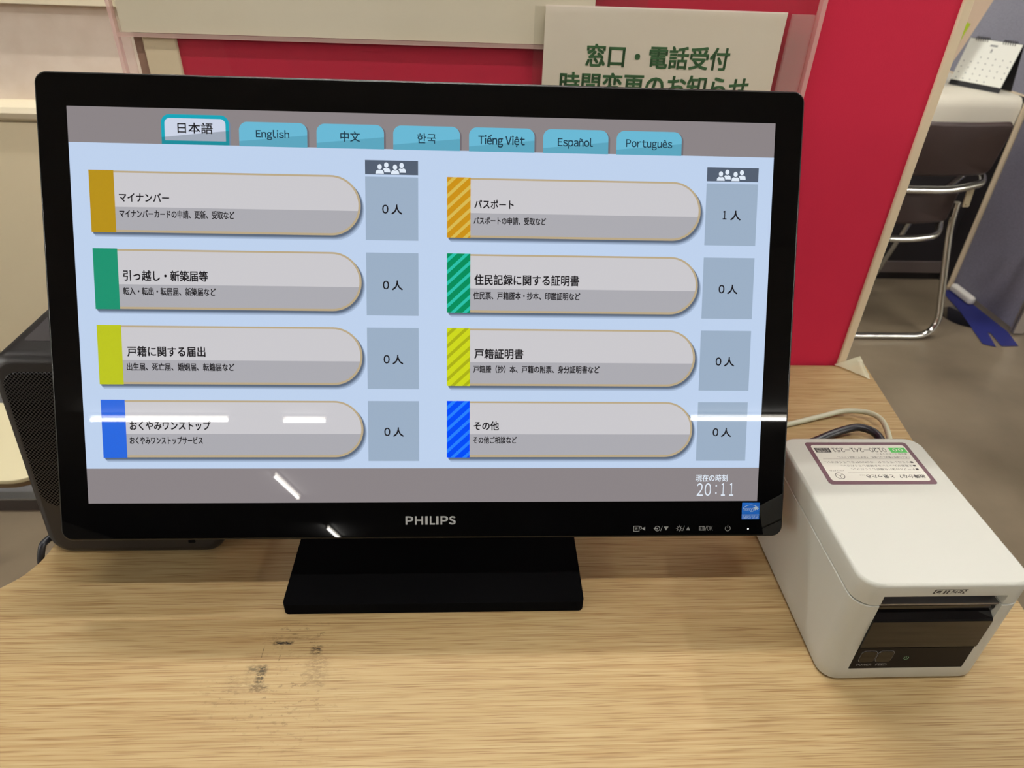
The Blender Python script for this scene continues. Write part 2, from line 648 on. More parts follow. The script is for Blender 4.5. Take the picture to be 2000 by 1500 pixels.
# ------------------------------------------------------------------ touchscreen monitor
ms, mc = math.sin(TILT), math.cos(TILT)
MON = Matrix(((1, 0, 0, 0), (0, ms, -mc, 0), (0, mc, ms, SCR_H), (0, 0, 0, 1)))   # local x=u, y=v, z=out of the glass
monitor_base = (0.0, 0.05, T)
monitor = thing('touchscreen_monitor', 'large black touchscreen monitor showing a reception menu on the counter', 'monitor', monitor_base)


def mpart(mb, name, parent=None, label=None, smooth=35):
    o = mb.build(name, parent or monitor, monitor_base if (parent is None or parent is monitor) else monitor_base, smooth)
    if label:
        o['label'] = label
    return o


BZ0, BZ1, BU = -0.0300, 0.3208, 0.2860
mb = MB(BLACKS)
Mrim = MON @ Matrix.Translation((0, (BZ0 + BZ1) / 2, -0.0006))
mb.slab(Mrim, 2 * BU, BZ1 - BZ0, 0.0085, 0.0145, 0.0014, 0.003, n=8)
mb.slab(MON @ Matrix.Translation((0, 0.165, -0.0145)), 0.32, 0.20, 0.02, 0.030, 0.0005, 0.02, n=6)
mpart(mb, 'housing')
mb = MB(BLACKG)
mb.slab(MON @ Matrix.Translation((0, (BZ0 + BZ1) / 2, 0)), 2 * BU - 0.0028, BZ1 - BZ0 - 0.0028, 0.0072, 0.0018, 0.0003, 0.0001, n=8)
mpart(mb, 'glass_front', label='glossy black glass front')

# --- stand
mb = MB(BLACKM)
mb.slab(Matrix.Translation((0.002, 0.07, T + 0.012)), 0.2476, 0.203, 0.004, 0.012, 0.0008, 0.0004, n=5)
mpart(mb, 'stand_base')
mb = MB(BLACKM)
a, b_ = Vector((0, 0.160, T + 0.010)), Vector((0, 0.122, T + 0.20))
for s in (0,):
    mb.slab(Matrix(((1, 0, 0, 0), (0, (b_ - a).normalized().y, 1, (a.y + b_.y) / 2 + 0.012), (0, (b_ - a).normalized().z, 0, (a.z + b_.z) / 2), (0, 0, 0, 1))),
            0.10, (b_ - a).length, 0.01, 0.022, 0.002)
mpart(mb, 'stand_arm')

# --- display
PX = SW / 1920.0
DISP = MON @ Matrix.Translation((-SW / 2, SH, 0.00015)) @ Matrix.Diagonal((PX, -PX, 1, 1))     # local = screen pixels, y down


def em(name, rgb, k=0.90):
    return mat('display_' + name, (2, 2, 2), 0.012, 0, 0.5, emit=rgb, estr=k)


E_BG = em('pale_blue', (191, 210, 237))
E_BAR = em('warm_grey', (139, 132, 134))
E_PANEL = em('panel_grey_blue', (156, 175, 197))
E_HEAD = em('slate', (84, 95, 112))
E_TEAL = em('teal', (22, 164, 184))
E_TEALD = em('teal_shade', (28, 140, 154))
E_TABW = em('tab_white', (205, 212, 230))
E_TABWD = em('tab_white_shade', (160, 168, 182))
E_TAB = em('sky_tab', (106, 184, 212))
E_TABD = em('sky_tab_shade', (92, 165, 190))
E_BTN = em('button_top', (203, 201, 205))
E_BTND = em('button_bottom', (172, 171, 177))
E_TAN = em('tan_rim', (186, 168, 136))
E_INK = em('ink', (26, 24, 28))
E_INKT = em('tab_ink', (30, 56, 72))
E_WHITE = em('white_text', (226, 236, 248))
E_DARK = em('panel_border', (70, 78, 92))
SH_COL = [(168, 186, 212), (146, 163, 188), (118, 133, 156), (92, 105, 124)]
E_SH = [em('button_shade', c) for c in SH_COL]
DZ = 0.00004

mb = MB(E_BG, E_BAR)


def drect(mb, x0, x1, y0, y1, z, mi):
    mb.flat(DISP, [(x0, y0), (x0, y1), (x1, y1), (x1, y0)], z * DZ, mi)


drect(mb, 0, 1920, 93, 980, 0, 0)
drect(mb, 0, 1920, 0, 93, 0, 1)
drect(mb, 0, 1920, 980, 1080, 0, 1)
screen = mpart(mb, 'screen', label='lit display with pale blue menu page', smooth=0)


def clip(poly, x0, x1, y0, y1):
    for ax, lim, sgn in ((0, x0, 1), (0, x1, -1), (1, y0, 1), (1, y1, -1)):
        out = []
        for i in range(len(poly)):
            p, q = poly[i - 1], poly[i]
            pi, qi = sgn * (p[ax] - lim) >= 0, sgn * (q[ax] - lim) >= 0
            if pi != qi:
                t = (lim - p[ax]) / (q[ax] - p[ax])
                out.append((p[0] + t * (q[0] - p[0]), p[1] + t * (q[1] - p[1])))
            if qi:
                out.append(q)
        poly = out
        if not poly:
            break
    return poly


def dpoly(mb, pts, z, mi):
    if len(pts) > 2:
        mb.flat(DISP, list(reversed(pts)), z * DZ, mi)


def tab_outline(x0, x1, y0, y1, r, n=8):
    pts = []
    for i in range(n + 1):
        a = math.pi + math.pi / 2 * i / n
        pts.append((x0 + r + r * math.cos(a), y0 + r + r * math.sin(a)))
    for i in range(n + 1):
        a = -math.pi / 2 + math.pi / 2 * i / n
        pts.append((x1 - r + r * math.cos(a), y0 + r + r * math.sin(a)))
    return pts + [(x1, y1), (x0, y1)]


def cut_below(poly, xa, ya, xb, yb):
    """the part of a convex outline lying below the slanted line (larger y)"""
    def d(p):
        return p[1] - (ya + (yb - ya) * (p[0] - xa) / (xb - xa))
    out = []
    for i in range(len(poly)):
        p, q = poly[i - 1], poly[i]
        dp, dq = d(p), d(q)
        if (dp >= 0) != (dq >= 0):
            t = dp / (dp - dq)
            out.append((p[0] + t * (q[0] - p[0]), p[1] + t * (q[1] - p[1])))
        if dq >= 0:
            out.append(q)
    return out


def dtext(mb, body, box, z, mi, bold=0.0):
    x0, x1, y0, y1 = box
    # DISP has y down, so flip: use a matrix with y up
    M = MON @ Matrix.Translation((-SW / 2, SH, 0.00015)) @ Matrix.Diagonal((PX, PX, 1, 1))
    mb.text(M, body, x0, x1, -y1, -y0, z * DZ, mi, bold)


tabs = [('日本語', (286, 378, 36, 64), 0.018), ('English', (492, 580, 50, 76), 0.018), ('中文', (717, 769, 49, 76), 0.016),
        ('한국', (924, 975, 50, 76), 0.014), ('Tiếng Việt', (1091, 1218, 49, 82), 0.020), ('Español', (1310, 1407, 52, 81), 0.018),
        ('Português', (1500, 1629, 52, 80), 0.012)]
tabx = [(243, 421), (447, 628), (653, 834), (859, 1040), (1065, 1245), (1269, 1450), (1473, 1656)]
tablab = ['selected white language tab with teal outline, Japanese', 'sky blue language tab reading English', 'sky blue language tab in Chinese',
          'sky blue language tab in Korean', 'sky blue language tab in Vietnamese', 'sky blue language tab in Spanish', 'sky blue language tab in Portuguese']
for i, ((body, box, bold), (x0, x1)) in enumerate(zip(tabs, tabx)):
    if i == 0:
        mb = MB(E_TEAL, E_TEALD, E_TABW, E_TABWD, E_INK, E_SH[2], E_BAR)
        o = tab_outline(x0, x1, 15, 93, 22)
        dpoly(mb, tab_outline(x0 + 4, x1 + 4, 18, 93, 22), 0.6, 5)
        dpoly(mb, o, 1, 0)
        dpoly(mb, cut_below(o, 243, 75, 421, 55), 2, 1)
        inn = tab_outline(x0 + 9, x1 - 9, 25, 83, 14)
        dpoly(mb, inn, 3, 2)
        dpoly(mb, cut_below(inn, 243, 75, 421, 55), 4, 3)
        dtext(mb, body, box, 5, 4, bold)
    else:
        mb = MB(E_TAB, E_TABD, E_INKT, em('tab_shade', (112, 106, 112)))
        o = tab_outline(x0, x1, 30, 94, 22)
        dpoly(mb, tab_outline(x0 + 4, x1 + 5, 33, 93, 22), 0.6, 3)
        dpoly(mb, o, 1, 0)
        dpoly(mb, cut_below(o, x0, 81, x1, 62), 2, 1)
        dtext(mb, body, box, 5, 2, bold)
    mpart(mb, 'language_tab', screen, tablab[i], 0)


def capsule(x0, x1, y0, y1, n=28):
    r = (y1 - y0) / 2
    pts = [(x0, y0)]
    for i in range(n + 1):
        a = -math.pi / 2 + math.pi * i / n
        pts.append((x1 - r + r * math.cos(a), y0 + r + r * math.sin(a)))
    return pts + [(x0, y1)]


BTN = [
    (0, 0, (182, 144, 28), None, 'マイナンバー', (125, 256, 223, 246), 'マイナンバーカードの申請、更新、受取など', (124, 428, 267, 288), 'gold'),
    (0, 1, (30, 146, 112), None, '引っ越し・新築届等', (126, 351, 429, 457), '転入・転出・転居届、新築届など', (124, 371, 475, 496), 'green'),
    (0, 2, (188, 196, 34), None, '戸籍に関する届出', (127, 337, 636, 664), '出生届、死亡届、婚姻届、転籍届など', (124, 415, 682, 703), 'yellow'),
    (0, 3, (42, 104, 222), None, 'おくやみワンストップ', (124, 344, 845, 870), 'おくやみワンストップサービス', (122, 321, 889, 910), 'blue'),
    (1, 0, (204, 146, 24), (216, 186, 84), 'パスポート', (1081, 1189, 223, 247), 'パスポートの申請、受取など', (1079, 1280, 270, 290), 'gold striped'),
    (1, 1, (2, 142, 92), (44, 192, 170), '住民記録に関する証明書', (1082, 1376, 428, 457), '住民票、戸籍謄本・抄本、印鑑証明など', (1079, 1380, 476, 497), 'green striped'),
    (1, 2, (206, 216, 30), (172, 178, 24), '戸籍証明書', (1083, 1221, 636, 664), '戸籍謄（抄）本、戸籍の附票、身分証明書など', (1080, 1440, 683, 704), 'yellow striped'),
    (1, 3, (0, 76, 250), (40, 128, 252), 'その他', (1082, 1153, 844, 869), 'その他ご相談など', (1080, 1205, 888, 908), 'blue striped'),
]
for side, row, col, stripe, head, hb, sub, sb, nm in BTN:
    x0, x1 = ((48, 769), (1005, 1717))[side]
    xt = x0 + 65
    y0 = 165 + 207 * row
    y1 = y0 + 162
    mb = MB(E_TAN, E_BTN, E_BTND, em('button_key', col), em('button_stripe', stripe or col), E_INK, *E_SH)
    for k, dd in enumerate((13, 10, 7.5, 5)):
        g = 2.0 if k == 0 else 0.5
        dpoly(mb, capsule(x0 + 10 - 2 * k, x1 + dd * 0.75, y0 + dd * 0.7, y1 + dd), 0.2 + 0.2 * k, 6 + k)
    dpoly(mb, capsule(x0, x1, y0, y1), 1.2, 0)
    inn = capsule(x0, x1 - 6, y0 + 5, y1 - 6)
    dpoly(mb, inn, 2, 1)
    ys = y0 + 95
    dpoly(mb, cut_below(inn, x0, ys, x1, ys), 3, 2)
    drect(mb, x0, xt, y0 - 1, y1 + 1, 4, 3)
    if stripe:
        for k in range(-3, 9):
            ya = y0 + 14 + k * 31.5
            q = [(x0, ya), (x0, ya + 11.5), (xt, ya - 60 + 11.5), (xt, ya - 60)]
            q = clip(q, x0, xt, y0 - 1, y1 + 1)
            if len(q) > 2:
                dpoly(mb, list(reversed(q)), 5, 4)
    dtext(mb, head, hb, 5, 5, 0.028)
    dtext(mb, sub, sb, 5, 5, 0.026)
    mpart(mb, 'menu_button', screen, 'pill-shaped menu button with %s key at the left end' % nm, 0)

for side in (0, 1):
    x0, x1 = ((782, 926), (1731, 1878))[side]
    mb = MB(E_HEAD, E_WHITE)
    drect(mb, x0, x1, 123, 161, 1, 0)

    def person_icon(cx, cy, bx0, bx1, by0, by1, z):
        for grow, mi, zz in ((2.2, 0, z), (0, 1, z + 0.4)):
            w2 = (bx1 - bx0) / 2 + grow
            mid = (bx0 + bx1) / 2
            o = []
            for i in range(13):
                a = math.pi + math.pi * i / 12
                o.append((mid + w2 * math.cos(a) * 0.92, by0 + 6 - grow * 0.5 + (6 + grow) * math.sin(a)))
            o += [(mid + w2, by1 + grow * 0.4), (mid - w2, by1 + grow * 0.4)]
            dpoly(mb, o, zz, mi)
        mb.disc(DISP @ Matrix.Diagonal((1, -1, 1, 1)), cx, -cy, 8.0, (z + 0.6) * DZ, 0, 9.2)
        mb.disc(DISP @ Matrix.Diagonal((1, -1, 1, 1)), cx, -cy, 5.9, (z + 0.9) * DZ, 1, 7.0)

    for (cx, cy, bx0, bx1, by0, by1, z) in ((57.6, 12.5, 47, 68.5, 20, 32, 1.4), (99.3, 13, 89.5, 111, 20, 32, 1.4),
                                            (39.6, 17.5, 28, 51, 25, 36, 3), (81.4, 18, 70, 93, 25, 36.5, 3)):
        person_icon(x0 + cx, 123 + cy, x0 + bx0, x0 + bx1, 123 + by0, 123 + by1, z)
    mpart(mb, 'queue_header', screen, 'slate box of four white waiting figures', 0)
    for row in range(4):
        y0 = (167, 372, 579, 786)[row]
        y1 = (338, 545, 752, 959)[row]
        mb = MB(E_PANEL, E_INK)
        drect(mb, x0, x1, y0, y1, 1, 0)
        yo = 241 + 207 * row
        xo = (828, 1778)[side]
        one = side == 1 and row == 0
        dtext(mb, '1' if one else '0', (xo + (3 if one else 0), xo + (13 if one else 16), yo + 1, yo + 24), 3, 1, 0.028)
        dtext(mb, '人', (xo + 25, xo + 54, yo, yo + 26), 3, 1, 0.028)
        mpart(mb, 'waiting_counter', screen, None, 0)

mb = MB(E_WHITE)
dtext(mb, '現在の時刻', (1733, 1828, 1000, 1021), 2, 0, 0.02)
for ch, xa, xb in (('2', 1737, 1756), ('0', 1761, 1780), ('1', 1810, 1822), ('1', 1835, 1847)):
    dtext(mb, ch, (xa, xb, 1026, 1064), 2, 0, 0.0)
for yy in (1034, 1056):
    drect(mb, 1793, 1797, yy - 2.5, yy + 2.5, 2, 0)
mpart(mb, 'clock_readout', screen, 'white clock digits in the grey footer', 0)

# --- printing on the glass border
INKG = mat('grey_print', (150, 152, 152), 0.5, 0, 0.3)
GL = MON @ Matrix.Translation((0, 0, 0.00012))
mb = MB(INKG)
for ch, a, c in (('P', -20.4, -14.2), ('H', -13.0, -6.4), ('I', -4.9, -2.7), ('L', -1.2, 3.1), ('I', 3.7, 5.9), ('P', 7.2, 13.4), ('S', 13.9, 19.4)):
    mb.text(GL, ch, a / 1000 + (0.0003 if ch != 'I' else 0.0004), c / 1000 - (0.0003 if ch != 'I' else 0.0004), -0.0181, -0.0117, 0, 0, 0.055)
mpart(mb, 'logo', label='silver lettered maker name', smooth=0)
GL2 = GL @ Matrix.Diagonal((0.001, 0.001, 1, 1))
INKI = mat('icon_print', (120, 122, 122), 0.5, 0, 0.3)


def icon(kind, cx, cy):
    m2 = MB(INKI)
    if kind == 'mode':
        for (xa, xb, ya, yb) in ((-5, 0, 1.8, 2.4), (-5, 0, -2.4, -1.8), (-5, -4.4, -2, 2), (-0.6, 0, -2, 2), (-3.6, -1.6, -0.2, 0.3), (-3.6, -1.6, -1, -0.6), (-3.6, -1.6, 0.7, 1.1)):
            m2.flat(GL2, [(cx + xa, cy + ya), (cx + xb, cy + ya), (cx + xb, cy + yb), (cx + xa, cy + yb)], 0)
        m2.arc(GL2, cx + 0.2, cy + 0.6, 1.2, 1.7, -70, 90, 0, 0, 10)
    if kind == 'input':
        m2.arc(GL2, cx - 3.4, cy, 1.7, 2.3, 0, 360, 0, 0, 24)
        m2.flat(GL2, [(cx - 6.4, cy - 0.25), (cx - 3.6, cy - 0.25), (cx - 3.6, cy + 0.25), (cx - 6.4, cy + 0.25)], 0)
        m2.flat(GL2, [(cx - 3.9, cy - 0.9), (cx - 2.6, cy), (cx - 3.9, cy + 0.9)], 0)
    if kind == 'light':
        m2.arc(GL2, cx - 3.6, cy, 1.2, 1.7, 0, 360, 0, 0, 20)
        for k in range(8):
            a = math.pi / 4 * k
            ca, sa = math.cos(a), math.sin(a)
            m2.flat(GL2, [(cx - 3.6 + 2.0 * ca + 0.2 * sa, cy + 2.0 * sa - 0.2 * ca), (cx - 3.6 + 2.8 * ca + 0.2 * sa, cy + 2.8 * sa - 0.2 * ca),
                          (cx - 3.6 + 2.8 * ca - 0.2 * sa, cy + 2.8 * sa + 0.2 * ca), (cx - 3.6 + 2.0 * ca - 0.2 * sa, cy + 2.0 * sa + 0.2 * ca)], 0)
    if kind == 'menu':
        for (xa, xb, ya, yb) in ((-5.6, -1.4, 1.3, 1.9), (-5.6, -1.4, -1.9, -1.4), (-5.8, -5.2, -1.8, 1.8), (-1.8, -1.2, -1.8, 1.8), (-5.2, -3.8, -0.2, 0.2), (-3.2, -1.9, -0.2, 0.2),
                                 (-5.2, -3.8, 0.6, 0.9), (-3.2, -1.9, 0.6, 0.9), (-5.2, -3.8, -1.0, -0.7), (-3.2, -1.9, -1.0, -0.7)):
            m2.flat(GL2, [(cx + xa, cy + ya), (cx + xb, cy + ya), (cx + xb, cy + yb), (cx + xa, cy + yb)], 0)
        m2.text(GL2, 'OK', cx + 0.9, cx + 5.6, cy - 2.0, cy + 2.0, 0, 0, 0.0)
    if kind == 'power':
        m2.arc(GL2, cx, cy - 0.2, 1.9, 2.4, 125, 415, 0, 0, 24)
        m2.flat(GL2, [(cx - 0.25, cy), (cx + 0.25, cy), (cx + 0.25, cy + 2.6), (cx - 0.25, cy + 2.6)], 0)
    else:
        m2.flat(GL2, [(cx - 0.9, cy - 2.2), (cx - 0.5, cy - 2.2), (cx + 0.9, cy + 2.2), (cx + 0.5, cy + 2.2)], 0)
        if kind == 'mode':
            m2.flat(GL2, [(cx + 1.8, cy), (cx + 4.6, cy - 1.7), (cx + 4.6, cy + 1.7)], 0)
        if kind == 'input':
            m2.flat(GL2, [(cx + 1.8, cy + 1.6), (cx + 3.8, cy - 1.7), (cx + 5.8, cy + 1.6)], 0)
        if kind == 'light':
            m2.flat(GL2, [(cx + 2.0, cy - 1.6), (cx + 5.4, cy - 1.6), (cx + 3.7, cy + 1.6)], 0)
    mpart(m2, 'control_icon', smooth=0)


for kind, cx in (('mode', 167.6), ('input', 185.6), ('light', 203.8), ('menu', 222.2), ('power', 240.2)):
    icon(kind, cx, -22.7)
mb = MB(mat('power_led', (220, 225, 230), 0.4, 0, 0.3, emit=(215, 220, 225), estr=0.7))
mb.disc(GL2, 257.1, -23.4, 0.75, 0)
mpart(mb, 'power_light', smooth=0)
# energy label
BLUEL = mat('blue_label', (20, 104, 206), 0.45, 0, 0.3)
LWH = mat('label_white', (190, 214, 236), 0.5, 0, 0.3)
mb = MB(BLUEL, LWH)
mb.slab(GL2 @ Matrix.Translation((258.5, -8.4, 0.0002)), 14.6, 13.8, 0.3, 0.00012, 0.00001)
mb.arc(GL2, 258.5, -8.2, 6.5, 7.0, 18, 162, 0.00028, 1, 20, 0.72)
mb.text(GL2, 'energy', 252.3, 261.2, -9.2, -6.0, 0.00028, 1, 0.0, 0.25)
st = []
for k in range(10):
    a = math.radians(100 + 36 * k)
    rr = 2.5 if k % 2 == 0 else 1.1
    st.append((262.8 + rr * math.cos(a), -6.0 + rr * math.sin(a)))
mb.v, mb.f, mb.m = mb.v, mb.f, mb.m
for k in range(10):
    mb.flat(GL2, [(262.8, -6.0), st[k], st[(k + 1) % 10]], 0.00028, 1)
mb.flat(GL2, [(251.3, -11.9), (265.7, -11.9), (265.7, -11.4), (251.3, -11.4)], 0.00028, 1)
mb.text(GL2, 'ENERGY STAR', 251.9, 265.2, -14.8, -12.5, 0.00028, 1, 0.0)
mpart(mb, 'energy_label', label='small square blue rating label', smooth=0)

# ------------------------------------------------------------------ loudspeaker behind the monitor
LA = math.radians(11.0)
SPM = Matrix(((1, -0.048, 0, -0.2632), (0, math.sin(LA), -1, 0.0345), (0, math.cos(LA), 0, T), (0, 0, 0, 1)))
sp_base = (-0.2635, 0.09, T)
speaker = thing('loudspeaker', 'dark grey loudspeaker with perforated grille standing behind the monitor', 'speaker', sp_base)
SPW, SPH = 0.154, 0.190
mb = MB(DGREY)
mb.slab(SPM @ Matrix.Translation((0, SPH / 2, 0)), SPW, SPH, 0.020, 0.15, 0.008, 0.006, n=8, seg=5)
mb.build('cabinet', speaker, sp_base)
GRM = mat('perforated_grille', (44, 40, 40), 0.4)
n_, l_, b_s = nodes(GRM)
tc = n_.new('ShaderNodeTexCoord')
sepx = n_.new('ShaderNodeSeparateXYZ')
l_.new(tc.outputs['Object'], sepx.inputs[0])


def mth(op, a, b=None, c=None):
    k = n_.new('ShaderNodeMath')
    k.operation = op
    for i, s in enumerate((a, b, c)):
        if s is None:
            continue
        if isinstance(s, (int, float)):
            k.inputs[i].default_value = s
        else:
            l_.new(s, k.inputs[i])
    return k.outputs[0]


def celld(off):
    fx = mth('SUBTRACT', mth('FRACT', mth('MULTIPLY_ADD', sepx.outputs[0], 1 / 0.0032, 40 + off)), 0.5)
    fz = mth('SUBTRACT', mth('FRACT', mth('MULTIPLY_ADD', sepx.outputs[2], 1 / 0.0031, 40 + off)), 0.5)
    fx2 = mth('MULTIPLY', fx, 0.0032)
    fz2 = mth('MULTIPLY', fz, 0.0031)
    return mth('SQRT', mth('ADD', mth('MULTIPLY', fx2, fx2), mth('MULTIPLY', fz2, fz2)))


dist = mth('MINIMUM', celld(0.0), celld(0.5))
hole = mth('LESS_THAN', dist, 0.00088)
mixc = n_.new('ShaderNodeMix')
mixc.data_type = 'RGBA'
l_.new(hole, mixc.inputs[0])
mixc.inputs[6].default_value = lin((30, 27, 28))
mixc.inputs[7].default_value = lin((4, 4, 4))
l_.new(mixc.outputs[2], b_s.inputs['Base Color'])
spm = n_.new('ShaderNodeMath')
spm.operation = 'MULTIPLY_ADD'
spm.inputs[1].default_value, spm.inputs[2].default_value = -0.5, 0.5
l_.new(hole, spm.inputs[0])
l_.new(spm.outputs[0], b_s.inputs['Specular IOR Level'])
bmp = n_.new('ShaderNodeBump')
bmp.inputs['Strength'].default_value = 0.9
bmp.inputs['Distance'].default_value = 0.001
l_.new(mth('SUBTRACT', 1.0, hole), bmp.inputs['Height'])
l_.new(bmp.outputs[0], b_s.inputs['Normal'])
mb = MB(GRM)
mb.slab(SPM @ Matrix.Translation((0, 0.113, 0.0008)), SPW - 0.017, 0.124, 0.014, 0.003, 0.0012, n=6)
mb.build('grille', speaker, sp_base)
mb = MB(BLACKM)
mb.slab(SPM @ Matrix.Translation((0.048, 0.014, 0.0006)), 0.006, 0.0025, 0.0008, 0.002, 0.0002)
mb.build('slot', speaker, sp_base)
mb = MB(mat('speaker_top_panel', (34, 28, 29), 0.6))
mb.slab(Matrix.Translation((-0.2720, 0.15, T + SPH * math.cos(LA) + 0.0004)), SPW - 0.040, 0.118, 0.004, 0.004, 0.0002)
mb.build('top_panel', speaker, sp_base)
BLKC = mat('black_cable_rubber', (24, 26, 34), 0.4)
mb = MB(BLKC)
mb.tube(spline([(-0.318, 0.118, T + 0.004), (-0.334, 0.085, T + 0.004), (-0.3455, 0.052, T + 0.006), (-0.350, 0.040, T + 0.002), (-0.3535, 0.034, T - 0.03), (-0.351, 0.036, T - 0.12), (-0.345, 0.05, 0.30)], 8), 0.003)
tag(mb.build('black_cable'), 'black cable dropping over the counter edge below the loudspeaker', 'cable')

# ------------------------------------------------------------------ receipt printer
PXL, PXR, PYF, PYB, PH = 0.3015, 0.4264, -0.0994, 0.0640, 0.1099
pcx, pcy = (PXL + PXR) / 2, (PYF + PYB) / 2
pr_base = (pcx, pcy, T)
printer = thing('receipt_printer', 'off-white receipt printer with a dark paper exit on the counter', 'printer', pr_base)


def ppart(mb, name, parent=None, label=None, smooth=35):
    o = mb.build(name, parent or printer, pr_base, smooth)
    if label:
        o['label'] = label
    return o


def shell(z0, z1, bev0, bev1, opening):
    """upright rounded box shell between z0 and z1 with the front opening cut out as a notch"""
    mb = MB(OFFW, BLACKM)
    wd, dp, r = PXR - PXL, PYB - PYF, 0.0135
    prof = []
    for i in range(5):
        a = math.pi / 2 * i / 4
        prof.append((bev0 * (1 - math.sin(a)), z0 + bev0 * (1 - math.cos(a))))
    for i in range(5):
        a = math.pi / 2 * i / 4
        prof.append((bev1 * (1 - math.cos(a)), z1 - bev1 * (1 - math.sin(a))))
    return mb, prof, wd, dp, r


OX0, OX1, OZ0, OZ1 = 0.3192, 0.4087, 0.0152, 0.0985
OD = 0.016                                   # depth of the front recess


def notch_section(ins, z, full):
    """outline of one horizontal slice; full=True leaves out the front recess"""
    wd, dp, r = PXR - PXL - 2 * ins, PYB - PYF - 2 * ins, max(0.0135 - ins, 0.001)
    o = rrect(wd, dp, r, 6)
    o = [(x + pcx, y + pcy) for x, y in o]
    # BL corner comes first, then BR; the recess goes between them
    front = PYF + ins
    rec = PYF + (ins if full else OD)
    a = o[:7]
    b = o[7:]
    return [Vector((x, y, T + z)) for x, y in a] + [Vector((OX0, front, T + z)), Vector((OX0, rec, T + z)), Vector((OX1, rec, T + z)), Vector((OX1, front, T + z))] + [Vector((x, y, T + z)) for x, y in b]


def stack(levels, name):
    mb = MB(OFFW)
    mb.rings([notch_section(i, z, f) for i, z, f in levels])
    return ppart(mb, name)


SEAM = 0.0886
stack([(0.0025, 0.0012, True), (0.0007, 0.0022, True), (0, 0.004, True), (0, OZ0, True), (0, OZ0 + 1e-5, False), (0, SEAM - 0.0010, False), (0.0008, SEAM - 0.0003, False)], 'lower_body')
stack([(0.0008, SEAM + 0.0003, False), (0, SEAM + 0.0010, False), (0, OZ1 - 1e-5, False), (0, OZ1, True), (0, PH - 0.0028, True), (0.0003, PH - 0.0016, True), (0.0010, PH - 0.0006, True), (0.0022, PH, True)], 'top_cover')
# dark front unit
PBLK = mat('printer_black_gloss', (10, 9, 11), 0.07, 0, 0.5)
mb = MB(PBLK)
xs0, xs1 = OX0 + 0.0003, OX1 - 0.0003
prof = [(PYF + OD - 0.0005, OZ0 + 0.0004), (PYF + 0.0060, OZ0 + 0.0004), (PYF + 0.0060, 0.0402), (PYF - 0.0012, 0.0425), (PYF - 0.0012, 0.0718), (PYF - 0.0004, 0.0735),
        (PYF + 0.0045, 0.0760), (PYF + 0.0032, 0.0810), (PYF + 0.0035, 0.0822), (PYF + 0.0035, 0.0838), (PYF + 0.0032, 0.0846), (PYF + OD - 0.0005, 0.0852)]
mb.rings([[Vector((x, y, T + z)) for y, z in prof] for x in (xs0, xs1)])
ppart(mb, 'front_panel', label='glossy black front panel', smooth=20)
mb = MB(mat('key_strip_black', (9, 8, 10), 0.45, 0, 0.15))
mb.box(xs0, xs1, PYF - 0.0001, PYF + 0.0055, T + OZ0 + 0.0004, T + 0.0402)
ppart(mb, 'key_strip', smooth=0)
mb = MB(mat('paper_cutter_grey', (120, 118, 120), 0.3, 0.6))
mb.box(xs0, xs1, PYF + 0.0022, PYF + 0.010, T + 0.0862, T + 0.0879)
ppart(mb, 'cutter_bar')
mb = MB(BLACKS)
mb.box(xs0, xs1, PYF + 0.009, PYF + OD - 0.0004, T + 0.0882, T + 0.0980)
ppart(mb, 'paper_exit')
# keys, lettering, light on the panel
PF = plane_xz(PYF - 0.00025, 0, T)
PGR = mat('panel_print', (150, 148, 150), 0.5)


def ring_outline(mb, M, cx, cy, wd, ht, r, t, z, mi=0):
    a, b = rrect(wd, ht, r, 5), rrect(wd - 2 * t, ht - 2 * t, r - t, 5)
    for i in range(len(a)):
        j = (i + 1) % len(a)
        mb.flat(M, [(a[i][0] + cx, a[i][1] + cy), (a[j][0] + cx, a[j][1] + cy), (b[j][0] + cx, b[j][1] + cy), (b[i][0] + cx, b[i][1] + cy)], z, mi)


for nm, cx, x0, x1 in (('POWER', 0.3297, 0.3240, 0.3354), ('FEED', 0.3427, 0.3388, 0.3474)):
    mb = MB(PBLK, PGR)
    mb.slab(PF @ Matrix.Translation((cx, 0.0304, 0.0004)), 0.0118, 0.0134, 0.003, 0.0009, 0.0003)
    ring_outline(mb, PF, cx, 0.0304, 0.0124, 0.0140, 0.0033, 0.00025, 0.00005, 1)
    mb.text(PF, nm, x0, x1, 0.0192, 0.0218, 0.00008, 1, 0.0)
    ppart(mb, 'button', smooth=0)
mb = MB(mat('green_power_glow', (120, 150, 120), 0.4, emit=(120, 170, 120), estr=0.35))
mb.arc(PF, 0.3601, 0.0282, 0.0016, 0.0019, 130, 410, 0.00008, 0, 16)
mb.flat(PF, [(0.36, 0.0284), (0.3602, 0.0284), (0.3602, 0.0304), (0.36, 0.0304)], 0.00008)
ppart(mb, 'power_symbol', smooth=0)
# name plate on the lid front
LG = plane_xz(PYF - 0.00012, 0, T)
mb = MB(PRINTK, OFFW)
mb.flat(LG, [(0.3524, 0.1012), (0.3760, 0.1012), (0.3772, 0.1056), (0.3536, 0.1056)], 0)
for ch, a, b in (('C', 0.3534, 0.3572), ('I', 0.3578, 0.3594), ('T', 0.3600, 0.3630), ('I', 0.3635, 0.3651), ('Z', 0.3656, 0.3687), ('E', 0.3692, 0.3722), ('N', 0.3728, 0.3760)):
    mb.text(LG, ch, a, b, 0.1016, 0.1052, 0.0001, 1, 0.055, 0.3)
ppart(mb, 'name_plate', smooth=0)
